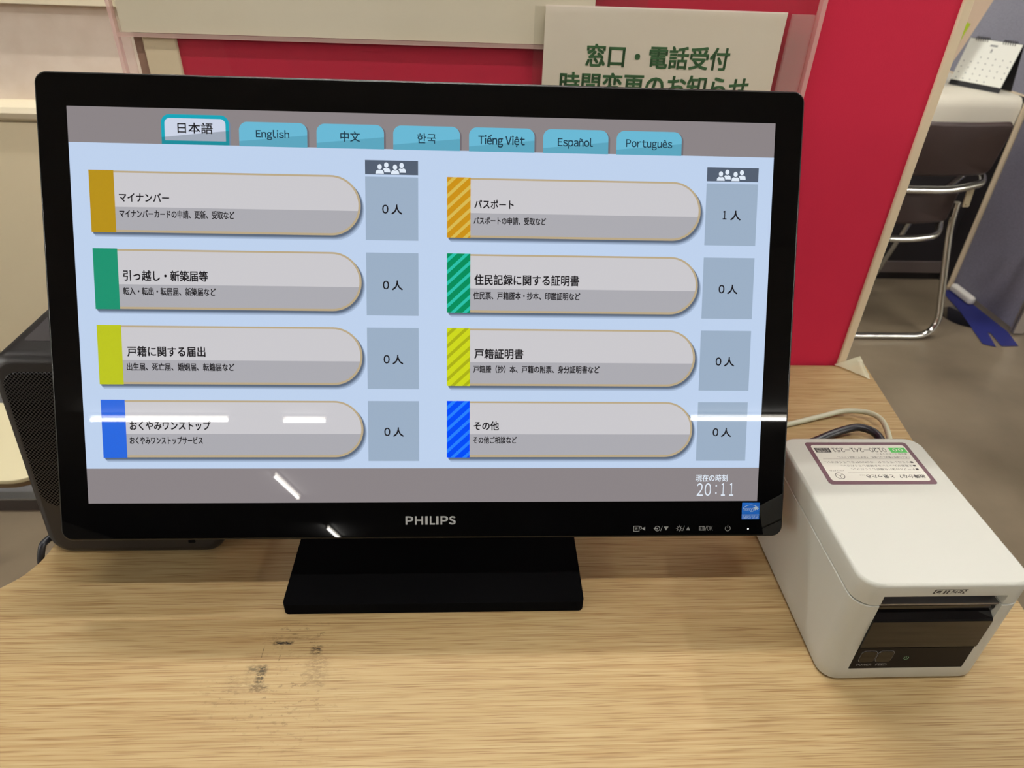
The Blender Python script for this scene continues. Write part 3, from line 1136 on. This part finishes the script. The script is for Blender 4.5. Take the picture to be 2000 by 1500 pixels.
# label on the lid: written to be read from the far side
PURP = mat('label_purple', (80, 42, 54), 0.45)
LABP = mat('label_paper', (198, 196, 184), 0.4)
GREENL = mat('label_green', (58, 168, 66), 0.5)
LB = Matrix(((-0.001, 0, 0, 0.4122), (0, -0.001, 0, 0.0030), (0, 0, 1, T + PH + 0.0002), (0, 0, 0, 1)))   # mm, x to the reader's right, y up (=towards the camera)
LB = LB @ Matrix.Translation((0, -54, 0)) if False else LB
mb = MB(PURP, LABP)
mb.slab(Matrix.Translation((0.4122 - 0.0455, 0.030, T + PH + 0.0002)), 0.091, 0.054, 0.0030, 0.00025, 0.00003)
LBF = Matrix(((-0.001, 0, 0, 0.4122), (0, -0.001, 0, 0.0570), (0, 0, 1, T + PH + 0.0002), (0, 0, 0, 1)))   # y measured from the label's far edge
mb.flat(LBF, [(x + 45.5, y + 27) for x, y in rrect(83.5, 46.6, 3.0, 5)], 0.00004, 1)
sticker = ppart(mb, 'label_sticker', label='maroon bordered help label stuck to the lid', smooth=0)
mb = MB(PRINTK, GREENL, LABP)


def ltext(body, xa, xb, ta, tb, mi=0, bold=0.0):
    # ta/tb: millimetres from the title edge (near the camera)
    mb.text(LBF, body, xa, xb, 54 - tb, 54 - ta, 0.00009, mi, bold)


def lrect(xa, xb, ta, tb, mi, z=0.00007):
    mb.flat(LBF, [(xa, 54 - tb), (xb, 54 - tb), (xb, 54 - ta), (xa, 54 - ta)], z, mi)


ltext('故障かな？ と思ったら…', 6.4, 61, 7.2, 11.6, 0, 0.03)
ltext('■ケーブルの抜けを確認してください。', 7, 65, 16.9, 19.5, 0, 0.0)
ltext('■主電源が入っているか確認してください。', 7, 71.5, 21.4, 23.9, 0, 0.0)
ltext('■リモコンでモニターのON/OFFをしてください。', 7, 83.5, 25.9, 28.5, 0, 0.0)
ltext('これらの操作で解決しない場合、下記までご連絡ください。', 6.5, 70, 32.6, 34.9, 0, 0.0)
ltext('表示灯コールセンター', 6.7, 33.6, 36.9, 39.2, 0, 0.0)
ltext('0120-241-251', 22.5, 70.5, 40.6, 46.4, 0, 0.0)
lrect(7.5, 69.7, 13.8, 14.05, 0)
lrect(7.4, 83.4, 31.4, 31.65, 0)
lrect(72.0, 85.5, 40.2, 46.4, 0)
ltext('24時間', 73.5, 84, 40.8, 43.2, 2, 0.0)
ltext('年中無休', 73, 84.6, 43.9, 46.0, 2, 0.0)
lrect(4.8, 19.4, 40.0, 46.5, 1)
for cx in (9.6, 14.6):
    mb.arc(LBF, cx, 54 - 43.6, 1.1, 2.0, 0, 360, 0.0001, 2, 16)
mb.arc(LBF, 78.0, 54 - 10.2, 3.4, 3.9, 0, 360, 0.00008, 0, 24)
for a in (90, 215, 325):
    ca, sa = math.cos(math.radians(a)), math.sin(math.radians(a))
    mb.flat(LBF, [(78 - 0.25 * sa, 54 - 10.2 + 0.25 * ca), (78 + 0.25 * sa, 54 - 10.2 - 0.25 * ca), (78 + 3.4 * ca * 0.8 + 0.25 * sa, 54 - 10.2 + 3.4 * sa * 0.8 - 0.25 * ca), (78 + 3.4 * ca * 0.8 - 0.25 * sa, 54 - 10.2 + 3.4 * sa * 0.8 + 0.25 * ca)], 0.00008, 0)
ltext('HYOJITO', 72, 84, 15.9, 17.5, 0, 0.0)
ppart(mb, 'label_print', sticker, 'dark lettering and green call mark', 0)

# cables behind the printer
mb = MB(mat('pale_cable', (186, 186, 160), 0.45))
mb.tube(spline([(0.20, 0.205, T + 0.0030), (0.30, 0.205, T + 0.0030), (0.35, 0.211, T + 0.0030), (0.400, 0.2245, T + 0.0030), (0.443, 0.238, T + 0.004), (0.476, 0.245, T + 0.007), (0.500, 0.233, T + 0.012), (0.501, 0.205, T + 0.016), (0.478, 0.150, T + 0.020), (0.44, 0.100, T + 0.024), (0.41, 0.0640, T + 0.027)], 10), 0.0031, 12)
tag(mb.build('pale_cable'), 'thin pale grey-green cable looping behind the receipt printer', 'cable')
mb = MB(BLKC)
mb.tube(spline([(0.33, 0.0640, T + 0.022), (0.345, 0.11, T + 0.012), (0.385, 0.170, T + 0.005), (0.427, 0.196, T + 0.0048), (0.457, 0.207, T + 0.008), (0.476, 0.207, T + 0.011), (0.487, 0.190, T + 0.012), (0.478, 0.150, T + 0.009), (0.44, 0.11, T + 0.0048), (0.39, 0.0850, T + 0.0048), (0.35, 0.10, T + 0.0048)], 10), 0.0045, 12)
tag(mb.build('black_cable'), 'thick black power cable curling behind the receipt printer', 'cable')

# ------------------------------------------------------------------ red partition behind the counter
REDM = mat('red_partition_cloth', (200, 34, 66), 0.75, 0, 0.3)
nzr = add_bump(REDM, 900, 0.25, 0.0004)
PY = 0.3600
PTOP = T + 0.70
pa_base = (0.12, PY + 0.02, 0)
part = thing('partition', 'red cloth partition with cream edges standing behind the counter', 'partition', pa_base)
mb = MB(REDM)
mb.box(-0.262, 0.519, PY + 0.002, PY + 0.034, 0.05, PTOP - 0.02)
mb.build('cloth_panel', part, pa_base, 0)
for x0, x1 in ((-0.2935, -0.2605), (0.5178, 0.5290)):
    mb = MB(CREAM)
    mb.slab(plane_xz(PY - 0.001, (x0 + x1) / 2, (PTOP) / 2), x1 - x0, PTOP, 0.001, 0.038, 0.002, n=2)
    mb.build('edge_post', part, pa_base)
mb = MB(CREAM)
mb.box(-0.2604, 0.5177, PY, PY + 0.036, PTOP - 0.02, PTOP)
mb.build('top_rail', part, pa_base, 0)
mb = MB(mat('brown_edge_strip', (168, 132, 116), 0.5))
mb.box(-0.3015, -0.2937, PY + 0.001, PY + 0.034, 0.0, PTOP)
mb.build('edge_strip', part, pa_base, 0)

# crumpled clear tape round the foot of the post
TAPEM = acrylic('clear_tape', 0.55, (252, 250, 240), (232, 228, 198))
mb = MB(TAPEM)
grid = []
o4 = [Vector((0.512, 0.3570, T + 0.002)), Vector((0.545, 0.3225, T + 0.001)), Vector((0.5515, 0.340, T - 0.001)), Vector((0.5455, 0.3595, T + 0.013))]
for i in range(9):
    for j in range(9):
        s, t = i / 8, j / 8
        p = o4[0] * (1 - s) * (1 - t) + o4[1] * s * (1 - t) + o4[2] * s * t + o4[3] * (1 - s) * t
        p = p + Vector((0, 0, 0.0035 * math.sin(3.1 * s) * math.sin(3.1 * t) * (1 + 0.9 * math.sin(9 * s + 5 * t)) + random.uniform(0, 0.0011)))
        grid.append(p)
mb.verts(grid)
for i in range(8):
    for j in range(8):
        mb.face((i * 9 + j, (i + 1) * 9 + j, (i + 1) * 9 + j + 1, i * 9 + j + 1))
tag(mb.build('crumpled_tape', smooth=60), 'crumpled clear tape stuck round the foot of the red partition', 'tape')

# ------------------------------------------------------------------ acrylic holder and papers on the partition
ACR = acrylic('clear_acrylic', 0.010)
ACRH = acrylic('scuffed_acrylic', 0.20, (253, 252, 252), (255, 222, 218))
ACRE = acrylic('acrylic_edge', 0.42, (252, 250, 250), (250, 214, 206))
ah_base = (0.03, 0.352, T + 0.30)
holder = thing('acrylic_holder', 'clear acrylic paper holder fixed on the red partition', 'sign holder', ah_base)


def hbox(name, m, x0, x1, y0, y1, z0, z1):
    mb = MB(m)
    mb.box(x0, x1, y0, y1, T + z0, T + z1)
    mb.build(name, holder, ah_base, 0)


hbox('back_plate', ACR, -0.3125, 0.3715, 0.3572, 0.3592, 0.20, 0.56)
hbox('upper_pocket', ACR, -0.3125, 0.2000, 0.3532, 0.3548, 0.3745, 0.56)
hbox('lower_pocket', ACR, 0.0900, 0.3665, 0.3462, 0.3477, 0.20, 0.4124)
hbox('pocket_ledge', ACRE, -0.3125, 0.1010, 0.3533, 0.3571, 0.3738, 0.3775)
hbox('side_strip', ACRH, 0.3445, 0.3665, 0.3479, 0.3530, 0.20, 0.4124)
hbox('side_strip', ACRH, -0.3125, -0.3025, 0.3535, 0.3570, 0.20, 0.3736)
hbox('edge', ACRE, 0.3717, 0.3762, 0.3500, 0.3592, 0.20, 0.56)
hbox('edge', ACRE, -0.3160, -0.3127, 0.3520, 0.3592, 0.20, 0.56)

NOTM = mottled('notice_paper', (236, 223, 206), (242, 231, 216), 9, 0.8, 0.2)
GREENT = mat('green_print', (58, 108, 62), 0.7)
mb = MB(NOTM, GREENT)


def ncurl(x, z):
    s = (x - 0.1005) / 0.2385
    return 0.3502 - 0.0012 * math.sin(math.pi * s) - 0.0016 * max(0, (z - 0.395) / 0.02) * max(0, s - 0.75) * 2 - 0.0011 * max(0, 0.2 - s)


nx, nz_ = 20, 16
for th in (0, 1):
    g = []
    for i in range(nx + 1):
        for j in range(nz_ + 1):
            x = 0.1005 + 0.2385 * i / nx
            z = 0.245 + (0.4137 - 0.245) * j / nz_
            g.append((x, ncurl(x, z) + 0.0002 * th, T + z))
    k = mb.verts(g)
    for i in range(nx):
        for j in range(nz_):
            q = (k + i * (nz_ + 1) + j, k + (i + 1) * (nz_ + 1) + j, k + (i + 1) * (nz_ + 1) + j + 1, k + i * (nz_ + 1) + j + 1)
            mb.face(q if th == 0 else q[::-1])
k = len(mb.v)
NM = plane_xz(0, 0, T)
mb.text(NM, '窓口・電話受付', 0.1437, 0.2888, 0.3600, 0.3805, 0, 1, 0.034)
mb.text(NM, '時間変更のお知らせ', 0.1190, 0.3140, 0.3328, 0.3542, 0, 1, 0.034)
for i in range(k, len(mb.v)):
    x, y, z = mb.v[i]
    mb.v[i] = (x, ncurl(x, z - T) - 0.00035, z)
tag(mb.build('notice', smooth=40), 'cream paper notice with green Japanese lettering in the lower acrylic pocket', 'notice')
mb = MB(WHITEP)
mb.box(-0.3085, 0.1490, 0.3552, 0.3562, T + 0.3778, T + 0.55)
tag(mb.build('poster', smooth=0), 'blank cream poster sheet in the upper acrylic pocket, seen by its lower edge', 'poster')

# ------------------------------------------------------------------ left: beige desk, stool, plinth
lb = (-0.65, 1.60, 0)
ldesk = thing('office_desk', 'beige steel desk standing beyond the left end of the counter', 'desk', lb)
mb = MB(STEELB)
mb.box(-1.413, -0.05, 1.46, 1.49, 0.02, T + 0.014)
mb.build('front_panel', ldesk, lb, 0)
mb = MB(STEELC)
pr_ = [(1.462, T + 0.016), (1.448, T + 0.026), (1.442, T + 0.040), (1.447, T + 0.053), (1.462, T + 0.061), (2.05, T + 0.061), (2.05, T + 0.016)]
mb.rings([[Vector((x, y, z)) for y, z in pr_] for x in (-1.425, -0.04)])
mb.build('desk_top', ldesk, lb, 30)
for x in (-1.41, -0.08):
    mb = MB(STEELB)
    mb.box(x, x + 0.03, 1.49, 2.03, 0, T + 0.016)
    mb.build('side_panel', ldesk, lb, 0)
mb = MB(mottled('greige_screen_cloth', (208, 194, 178), (214, 201, 186), 20, 0.85, 0.2))
mb.box(-1.42, -0.05, 1.50, 1.525, T + 0.0615, T + 0.279)
ds_base = (-0.7, 1.51, T + 0.0615)
dscreen = thing('desk_screen', 'greige desktop screen with cream rail on the beige desk at left', 'desk screen', ds_base)
mb.build('screen_panel', dscreen, ds_base, 0)
mb = MB(STEELC)
mb.box(-1.43, -0.04, 1.475, 1.535, T + 0.2792, T + 0.294)
mb.build('top_rail', dscreen, ds_base, 0)

SEATC = mat('cream_seat_plastic', (205, 196, 160), 0.45)
st_c = (-0.857, 0.555, 0)
stool = thing('stool', 'cream topped stool with a rounded corner partly hidden by the loudspeaker at left', 'stool', st_c)
mb = MB(SEATC)
mb.slab(Matrix.Translation((-0.857, 0.555, 0.4170)), 0.41, 0.212, 0.055, 0.008, 0.0015, n=10)
mb.build('seat', stool, st_c)
mb = MB(mat('brown_seat_edge', (96, 78, 52), 0.5))
mb.slab(Matrix.Translation((-0.857, 0.555, 0.4089)), 0.409, 0.211, 0.0545, 0.008, 0.0005, n=10)
mb.build('underside', stool, st_c)
for lx, ly in ((-0.683, 0.535), (-0.690, 0.630), (-1.035, 0.475), (-1.035, 0.635)):
    mb = MB(DGREY)
    mb.tube([(lx, ly, 0.0), (lx, ly, 0.4008)], 0.010, 12)
    mb.build('leg', stool, st_c)
mb = MB(mat('grey_steel_plate', (112, 112, 114), 0.4, 0.3), mat('plinth_front_dark', (58, 50, 46), 0.6), mat('bright_metal_lip', (150, 150, 150), 0.25, 0.8))
pb = (-1.2, 1.0, 0)
plinth = thing('floor_plinth', 'low grey metal plinth on the floor beside the cream stool', 'plinth', pb)
m1 = MB(mb.mats[0])
m1.box(-1.9, -0.45, 0.835, 1.25, 0.0, 0.036)
m1.build('plate', plinth, pb, 0)
m1 = MB(mb.mats[1])
m1.box(-1.9, -0.45, 0.812, 0.8348, 0.0, 0.033)
m1.build('front_skirt', plinth, pb, 0)
m1 = MB(mb.mats[2])
m1.box(-1.9, -0.45, 0.811, 0.8348, 0.0331, 0.0375)
m1.build('lip', plinth, pb, 0)

# ------------------------------------------------------------------ right: desk, chair, calendar, partitions
rb = (1.5, 2.3, 0)
rdesk = thing('office_desk', 'cream topped office desk behind the folding chair at right', 'desk', rb)
RDT = T + 0.024
mb = MB(mat('cream_desk_top', (224, 218, 200), 0.4))
pr_ = [(2.70, RDT), (2.120, RDT), (2.098, RDT - 0.005), (2.085, RDT - 0.018), (2.080, RDT - 0.040), (2.083, RDT - 0.095), (2.115, RDT - 0.095), (2.120, RDT - 0.03), (2.70, RDT - 0.03)]
mb.rings([[Vector((x, y, z)) for y, z in pr_] for x in (0.85, 1.947)])
mb.build('desk_top', rdesk, rb, 50)
DARKP = mat('dark_modesty_panel', (26, 22, 24), 0.6)
mb = MB(DARKP)
mb.box(1.9475, 1.9715, 2.078, 2.69, 0.0, RDT + 0.0002)
mb.build('side_panel', rdesk, rb, 0)
mb = MB(CREAM)
mb.box(1.9470, 1.9720, 2.0715, 2.0775, 0.0, RDT + 0.0012)
mb.box(1.9470, 1.9720, 2.0775, 2.69, RDT + 0.0003, RDT + 0.0012)
mb.build('side_edge_band', rdesk, rb, 0)
mb = MB(DARKP)
mb.box(0.892, 1.946, 2.145, 2.165, 0.0, RDT - 0.03)
mb.build('back_panel', rdesk, rb, 0)
mb = MB(mat('desk_rail_grey', (98, 88, 84), 0.5))
mb.box(0.892, 1.946, 2.132, 2.1445, 0.034, 0.080)
mb.build('lower_rail', rdesk, rb, 0)
mb = MB(DARKP)
mb.box(0.86, 0.89, 2.09, 2.68, 0, RDT - 0.03)
mb.build('side_panel', rdesk, rb, 0)

# desk calendar
cal_c = Vector((1.838, 2.2165, RDT)) + Vector((0.873, 0.488, 0)) * 0.030
cal = thing('desk_calendar', 'white desk calendar with wire rings on the cream desk', 'calendar', cal_c)
yaw = math.radians(-60.8)
CM = Matrix.Translation(cal_c) @ Matrix.Rotation(yaw, 4, 'Z')
CW, CH, CL = 0.185, 0.160, math.radians(15)
# front sheet frame: origin bottom centre front, x along width, y up the sheet, z out (towards viewer)
CF = CM @ Matrix(((1, 0, 0, 0), (0, math.sin(CL), -math.cos(CL), -0.030), (0, math.cos(CL), math.sin(CL), 0.001), (0, 0, 0, 1)))
CBK = CM @ Matrix(((1, 0, 0, 0), (0, -math.sin(CL), -math.cos(CL), 0.0555), (0, math.cos(CL), -math.sin(CL), 0.001), (0, 0, 0, 1)))
CALB = mat('calendar_card_black', (24, 24, 28), 0.6)
CALP = mat('calendar_paper', (238, 240, 230), 0.7)
CALI = mat('calendar_ink', (150, 152, 150), 0.7)
mb = MB(CALB)
mb.slab(CF @ Matrix.Translation((0, CH / 2, 0)), CW, CH, 0.001, 0.002, 0.0003)
mb.slab(CBK @ Matrix.Translation((0, CH / 2, 0)), CW, CH, 0.001, 0.002, 0.0003)
mb.build('stand_card', cal, cal_c)
mb = MB(CALP, CALI)
mb.slab(CF @ Matrix.Translation((0, 0.016 + (CH - 0.016) / 2, 0.003)), CW - 0.002, CH - 0.018, 0.001, 0.0025, 0.0003)
for r in range(5):
    for c in range(7):
        if (r, c) in ((0, 0), (0, 1), (4, 5), (4, 6)):
            continue
        xx, yy = -0.078 + 0.026 * c, 0.100 - 0.019 * r
        mb.flat(CF, [(xx, yy), (xx + 0.004, yy), (xx + 0.004, yy + 0.004), (xx, yy + 0.004)], 0.0033, 1)
mb.flat(CF, [(-0.012, 0.140), (0.014, 0.140), (0.014, 0.146), (-0.012, 0.146)], 0.0033, 1)
mb.flat(CF, [(-0.002, 0.120), (0.004, 0.120), (0.004, 0.132), (-0.002, 0.132)], 0.0033, 1)
mb.build('pages', cal, cal_c, 0)
COILM = mat('calendar_coil', (40, 36, 32), 0.4, 0.6)
for s in (-0.048, 0.048):
    for k in range(6):
        x = s - 0.02 + 0.008 * k
        cpt = CF @ Vector((x, CH - 0.001, -0.001))
        ax = CM.to_3x3() @ Vector((0, 1, 0))
        mb = MB(COILM)
        mb.tube([cpt + ax * 0.0075 * math.cos(a) + Vector((0, 0, 0.0075 * math.sin(a))) for a in [2 * math.pi * i / 12 for i in range(12)]], 0.0013, 6, closed=True)
        mb.build('wire_ring', cal, cal_c)

# folding chair
BROWN = mat('brown_vinyl', (46, 30, 28), 0.5)
BRAK = mat('bracket_metal', (178, 166, 138), 0.45, 0.2)
ch_b = (1.40, 1.85, 0)
chair = thing('folding_chair', 'folding chair with dark brown vinyl back and chrome tubes', 'chair', ch_b)
CX0 = 1.40


def curved_pad(w_, z0, z1, y0, y1, bow, thick, name, r=0.03):
    """upholstered pad: outline in x,z (rounded), y runs linearly from y0 (bottom) to y1 (top) with a bow across"""
    mb = MB(BROWN)
    h_ = z1 - z0
    rs = []
    for ins, dy in ((0.012, 0.0), (0.004, 0.004), (0.0, thick / 2), (0.004, thick - 0.004), (0.012, thick)):
        o = rrect(w_ - 2 * ins, h_ - 2 * ins, max(r - ins, 0.004), 6)
        # subdivide the long runs so that the pad can bow
        ring = []
        for i in range(len(o)):
            p, q = o[i], o[(i + 1) % len(o)]
            m_ = 10 if abs(p[0] - q[0]) > 0.1 else 1
            for kk in range(m_):
                ring.append((p[0] + (q[0] - p[0]) * kk / m_, p[1] + (q[1] - p[1]) * kk / m_))
        rs.append([Vector((CX0 + x, y0 + (y1 - y0) * (z + h_ / 2) / h_ - bow * (1 - (2 * x / w_) ** 2) + dy, (z0 + z1) / 2 + z)) for x, z in ring])
    n = len(rs[0])
    ks = [mb.verts(r_) for r_ in rs]
    for a, b in zip(ks[:-1], ks[1:]):
        for i in range(n):
            j = (i + 1) % n
            mb.face((a + i, a + j, b + j, b + i))
    # caps as fans of strips (outline is symmetric in z): triangle fan from centre
    for kk, rev in ((ks[0], True), (ks[-1], False)):
        ctr = sum((Vector(mb.v[kk + i]) for i in range(n)), Vector()) / n
        ctr.y -= bow * 0.35
        c = mb.verts([ctr])
        for i in range(n):
            j = (i + 1) % n
            mb.face((c, kk + j, kk + i) if rev else (c, kk + i, kk + j))
    mb.build(name, chair, ch_b, 50)


curved_pad(0.44, T - 0.130, T + 0.037, 1.672, 1.640, 0.03, 0.022, 'backrest')
curved_pad(0.36, T - 0.300, T - 0.180, 1.72, 1.71, 0.03, 0.022, 'back_lower_panel', 0.02)
mb = MB(BROWN)
mb.slab(Matrix.Translation((CX0, 1.898, T - 0.265)), 0.40, 0.325, 0.05, 0.03, 0.012, 0.008)
mb.build('seat', chair, ch_b)


def ctube(name, pts, r=0.0105, rad=0.05):
    mb = MB(CHROME)
    mb.tube(fillet(pts, rad, 8), r, 14)
    mb.build(name, chair, ch_b, 60)


ctube('back_rail', [(CX0 - 0.205, 1.72, T - 0.115), (CX0 - 0.212, 1.665, T - 0.150), (CX0 - 0.1, 1.640, T - 0.168), (CX0 + 0.1, 1.640, T - 0.168), (CX0 + 0.212, 1.665, T - 0.150), (CX0 + 0.205, 1.72, T - 0.115)], 0.0115, 0.05)
ctube('seat_rail', [(CX0 - 0.165, 1.74, T - 0.290), (CX0 - 0.150, 1.68, T - 0.330), (CX0 - 0.05, 1.668, T - 0.338), (CX0 + 0.05, 1.668, T - 0.338), (CX0 + 0.140, 1.68, T - 0.330), (CX0 + 0.165, 1.74, T - 0.290)], 0.0115, 0.06)
ctube('rear_leg_frame', [(CX0 + 0.196, 1.73, T - 0.235), (CX0 + 0.204, 1.73, T - 0.32), (CX0 + 0.256, 1.648, 0.0115), (CX0 - 0.256, 1.648, 0.0115), (CX0 - 0.204, 1.73, T - 0.32), (CX0 - 0.196, 1.73, T - 0.235)], 0.0115, 0.09)
ctube('front_leg_frame', [(CX0 + 0.200, 1.74, T - 0.13), (CX0 + 0.185, 1.90, T - 0.33), (CX0 + 0.20, 2.055, 0.0115), (CX0 - 0.20, 2.055, 0.0115), (CX0 - 0.185, 1.90, T - 0.33), (CX0 - 0.200, 1.74, T - 0.13)], 0.0105, 0.05)
for s in (-1, 1):
    mb = MB(BRAK)
    M = Matrix.Translation((CX0 + s * 0.184, 1.672, T - 0.200)) @ Matrix.Rotation(s * math.radians(-5), 4, 'Y') @ Matrix.Rotation(math.radians(90), 4, 'X')
    mb.slab(M, 0.022, 0.062, 0.004, 0.004, 0.001)
    for dz in (-0.02, 0.02):
        mb.slab(M @ Matrix.Translation((0, dz, 0.002)), 0.008, 0.008, 0.004, 0.003, 0.001)
    mb.build('bracket', chair, ch_b)

# grey partition running towards the viewer
GREYC = mottled('grey_partition_cloth', (112, 110, 124), (124, 122, 136), 260, 0.9, 0.15, 3)
GREYC2 = mottled('grey_rear_cloth', (136, 136, 148), (148, 148, 160), 220, 0.9, 0.15, 3)
ALU = mat('aluminium_edge', (150, 142, 134), 0.35, 0.6)
gb = (1.975, 1.88, 0)
gpart = thing('partition', 'grey cloth partition standing on blue floor tape at far right', 'partition', gb)
mb = MB(GREYC)
mb.box(1.962, 1.992, 1.700, 2.066, 0.02, 1.30)
mb.build('cloth_panel', gpart, gb, 0)
for y0, y1 in ((1.678, 1.686), (1.690, 1.6995)):
    mb = MB(ALU)
    mb.box(1.958, 1.996, y0, y1, 0.008, 1.31)
    mb.build('edge_post', gpart, gb, 0)
mb = MB(mat('white_foot_plastic', (226, 222, 214), 0.35))
mb.slab(Matrix.Translation((1.943, 1.972, 0.034)), 0.030, 0.135, 0.013, 0.031, 0.010)
mb.build('stabiliser_foot', gpart, gb)
mb = MB(mat('blue_cloth_tape', (23, 30, 98), 0.6))
tz = 0.0026


def strip(pts):
    mb.rings([[Vector((x, y, z)) for x, y in pts] for z in (0.0021, tz)])


strip([(1.898, 2.040), (1.868, 1.850), (1.806, 1.612), (1.842, 1.592), (1.874, 1.690), (1.884, 1.690), (1.866, 1.598), (1.928, 1.600), (1.955, 1.70), (1.957, 2.040)])
tag(mb.build('floor_tape', smooth=0), 'blue tape on the floor along the grey partition, slit at its near end', 'tape')
mb = MB(BLACKG)
mb.lathe([(0.0, 0.0004), (0.086, 0.0004), (0.087, 0.0009), (0.084, 0.0016), (0.0, 0.0019)], (1.868, 1.812, 0), 48)
tag(mb.build('floor_socket_lid'), 'round black lid on the floor half under the blue tape', 'floor lid')

# rear grey partition, papers
gb2 = (2.2, 2.76, 0)
gp2 = thing('partition', 'lighter grey cloth partition behind the cream desk at right', 'partition', gb2)
mb = MB(GREYC2)
mb.box(0.9, 3.4, 2.745, 2.775, 0.02, 1.55)
mb.build('cloth_panel', gp2, gb2, 0)
mb = MB(CREAM)
mb.box(0.9, 3.4, 2.740, 2.780, 1.55, 1.58)
mb.build('top_rail', gp2, gb2, 0)
mb = MB(mat('paper_plain', (205, 205, 198), 0.8), CALI)
mb.box(2.105, 2.38, 2.742, 2.7435, T + 0.335, T + 0.545)
for k in range(4):
    mb.box(2.13, 2.34, 2.7414, 2.7419, T + 0.36 + 0.03 * k, T + 0.366 + 0.03 * k, 1)
tag(mb.build('pinned_paper', smooth=0), 'white paper pinned on the rear grey partition at the top right corner', 'paper')
# leaning pink papers and a lime note beyond the edge of the red partition
PINKP = mat('pink_paper', (214, 190, 164), 0.8)
mb = MB(PINKP, mat('pink_paper_side', (196, 178, 152), 0.8))
q = [(1.66, 0.02), (1.70, 0.02), (1.752, 0.157), (1.80, 0.307), (1.86, 0.44), (1.70, 0.44)]
mb.rings([[Vector((x, y, T + z)) for x, z in q] for y in (2.235, 2.225)])
tag(mb.build('pink_papers', smooth=0), 'bundle of pale pink papers leaning beyond the edge of the red partition', 'papers')
mb = MB(mat('lime_note', (172, 196, 44), 0.7))
mb.rings([[Vector((x, y, T + z)) for x, z in ((1.688, 0.135), (1.728, 0.160), (1.748, 0.232), (1.728, 0.237))] for y in (2.2245, 2.2235)])
tag(mb.build('sticky_note', smooth=0), 'lime green sticky note on the pale pink papers', 'note')
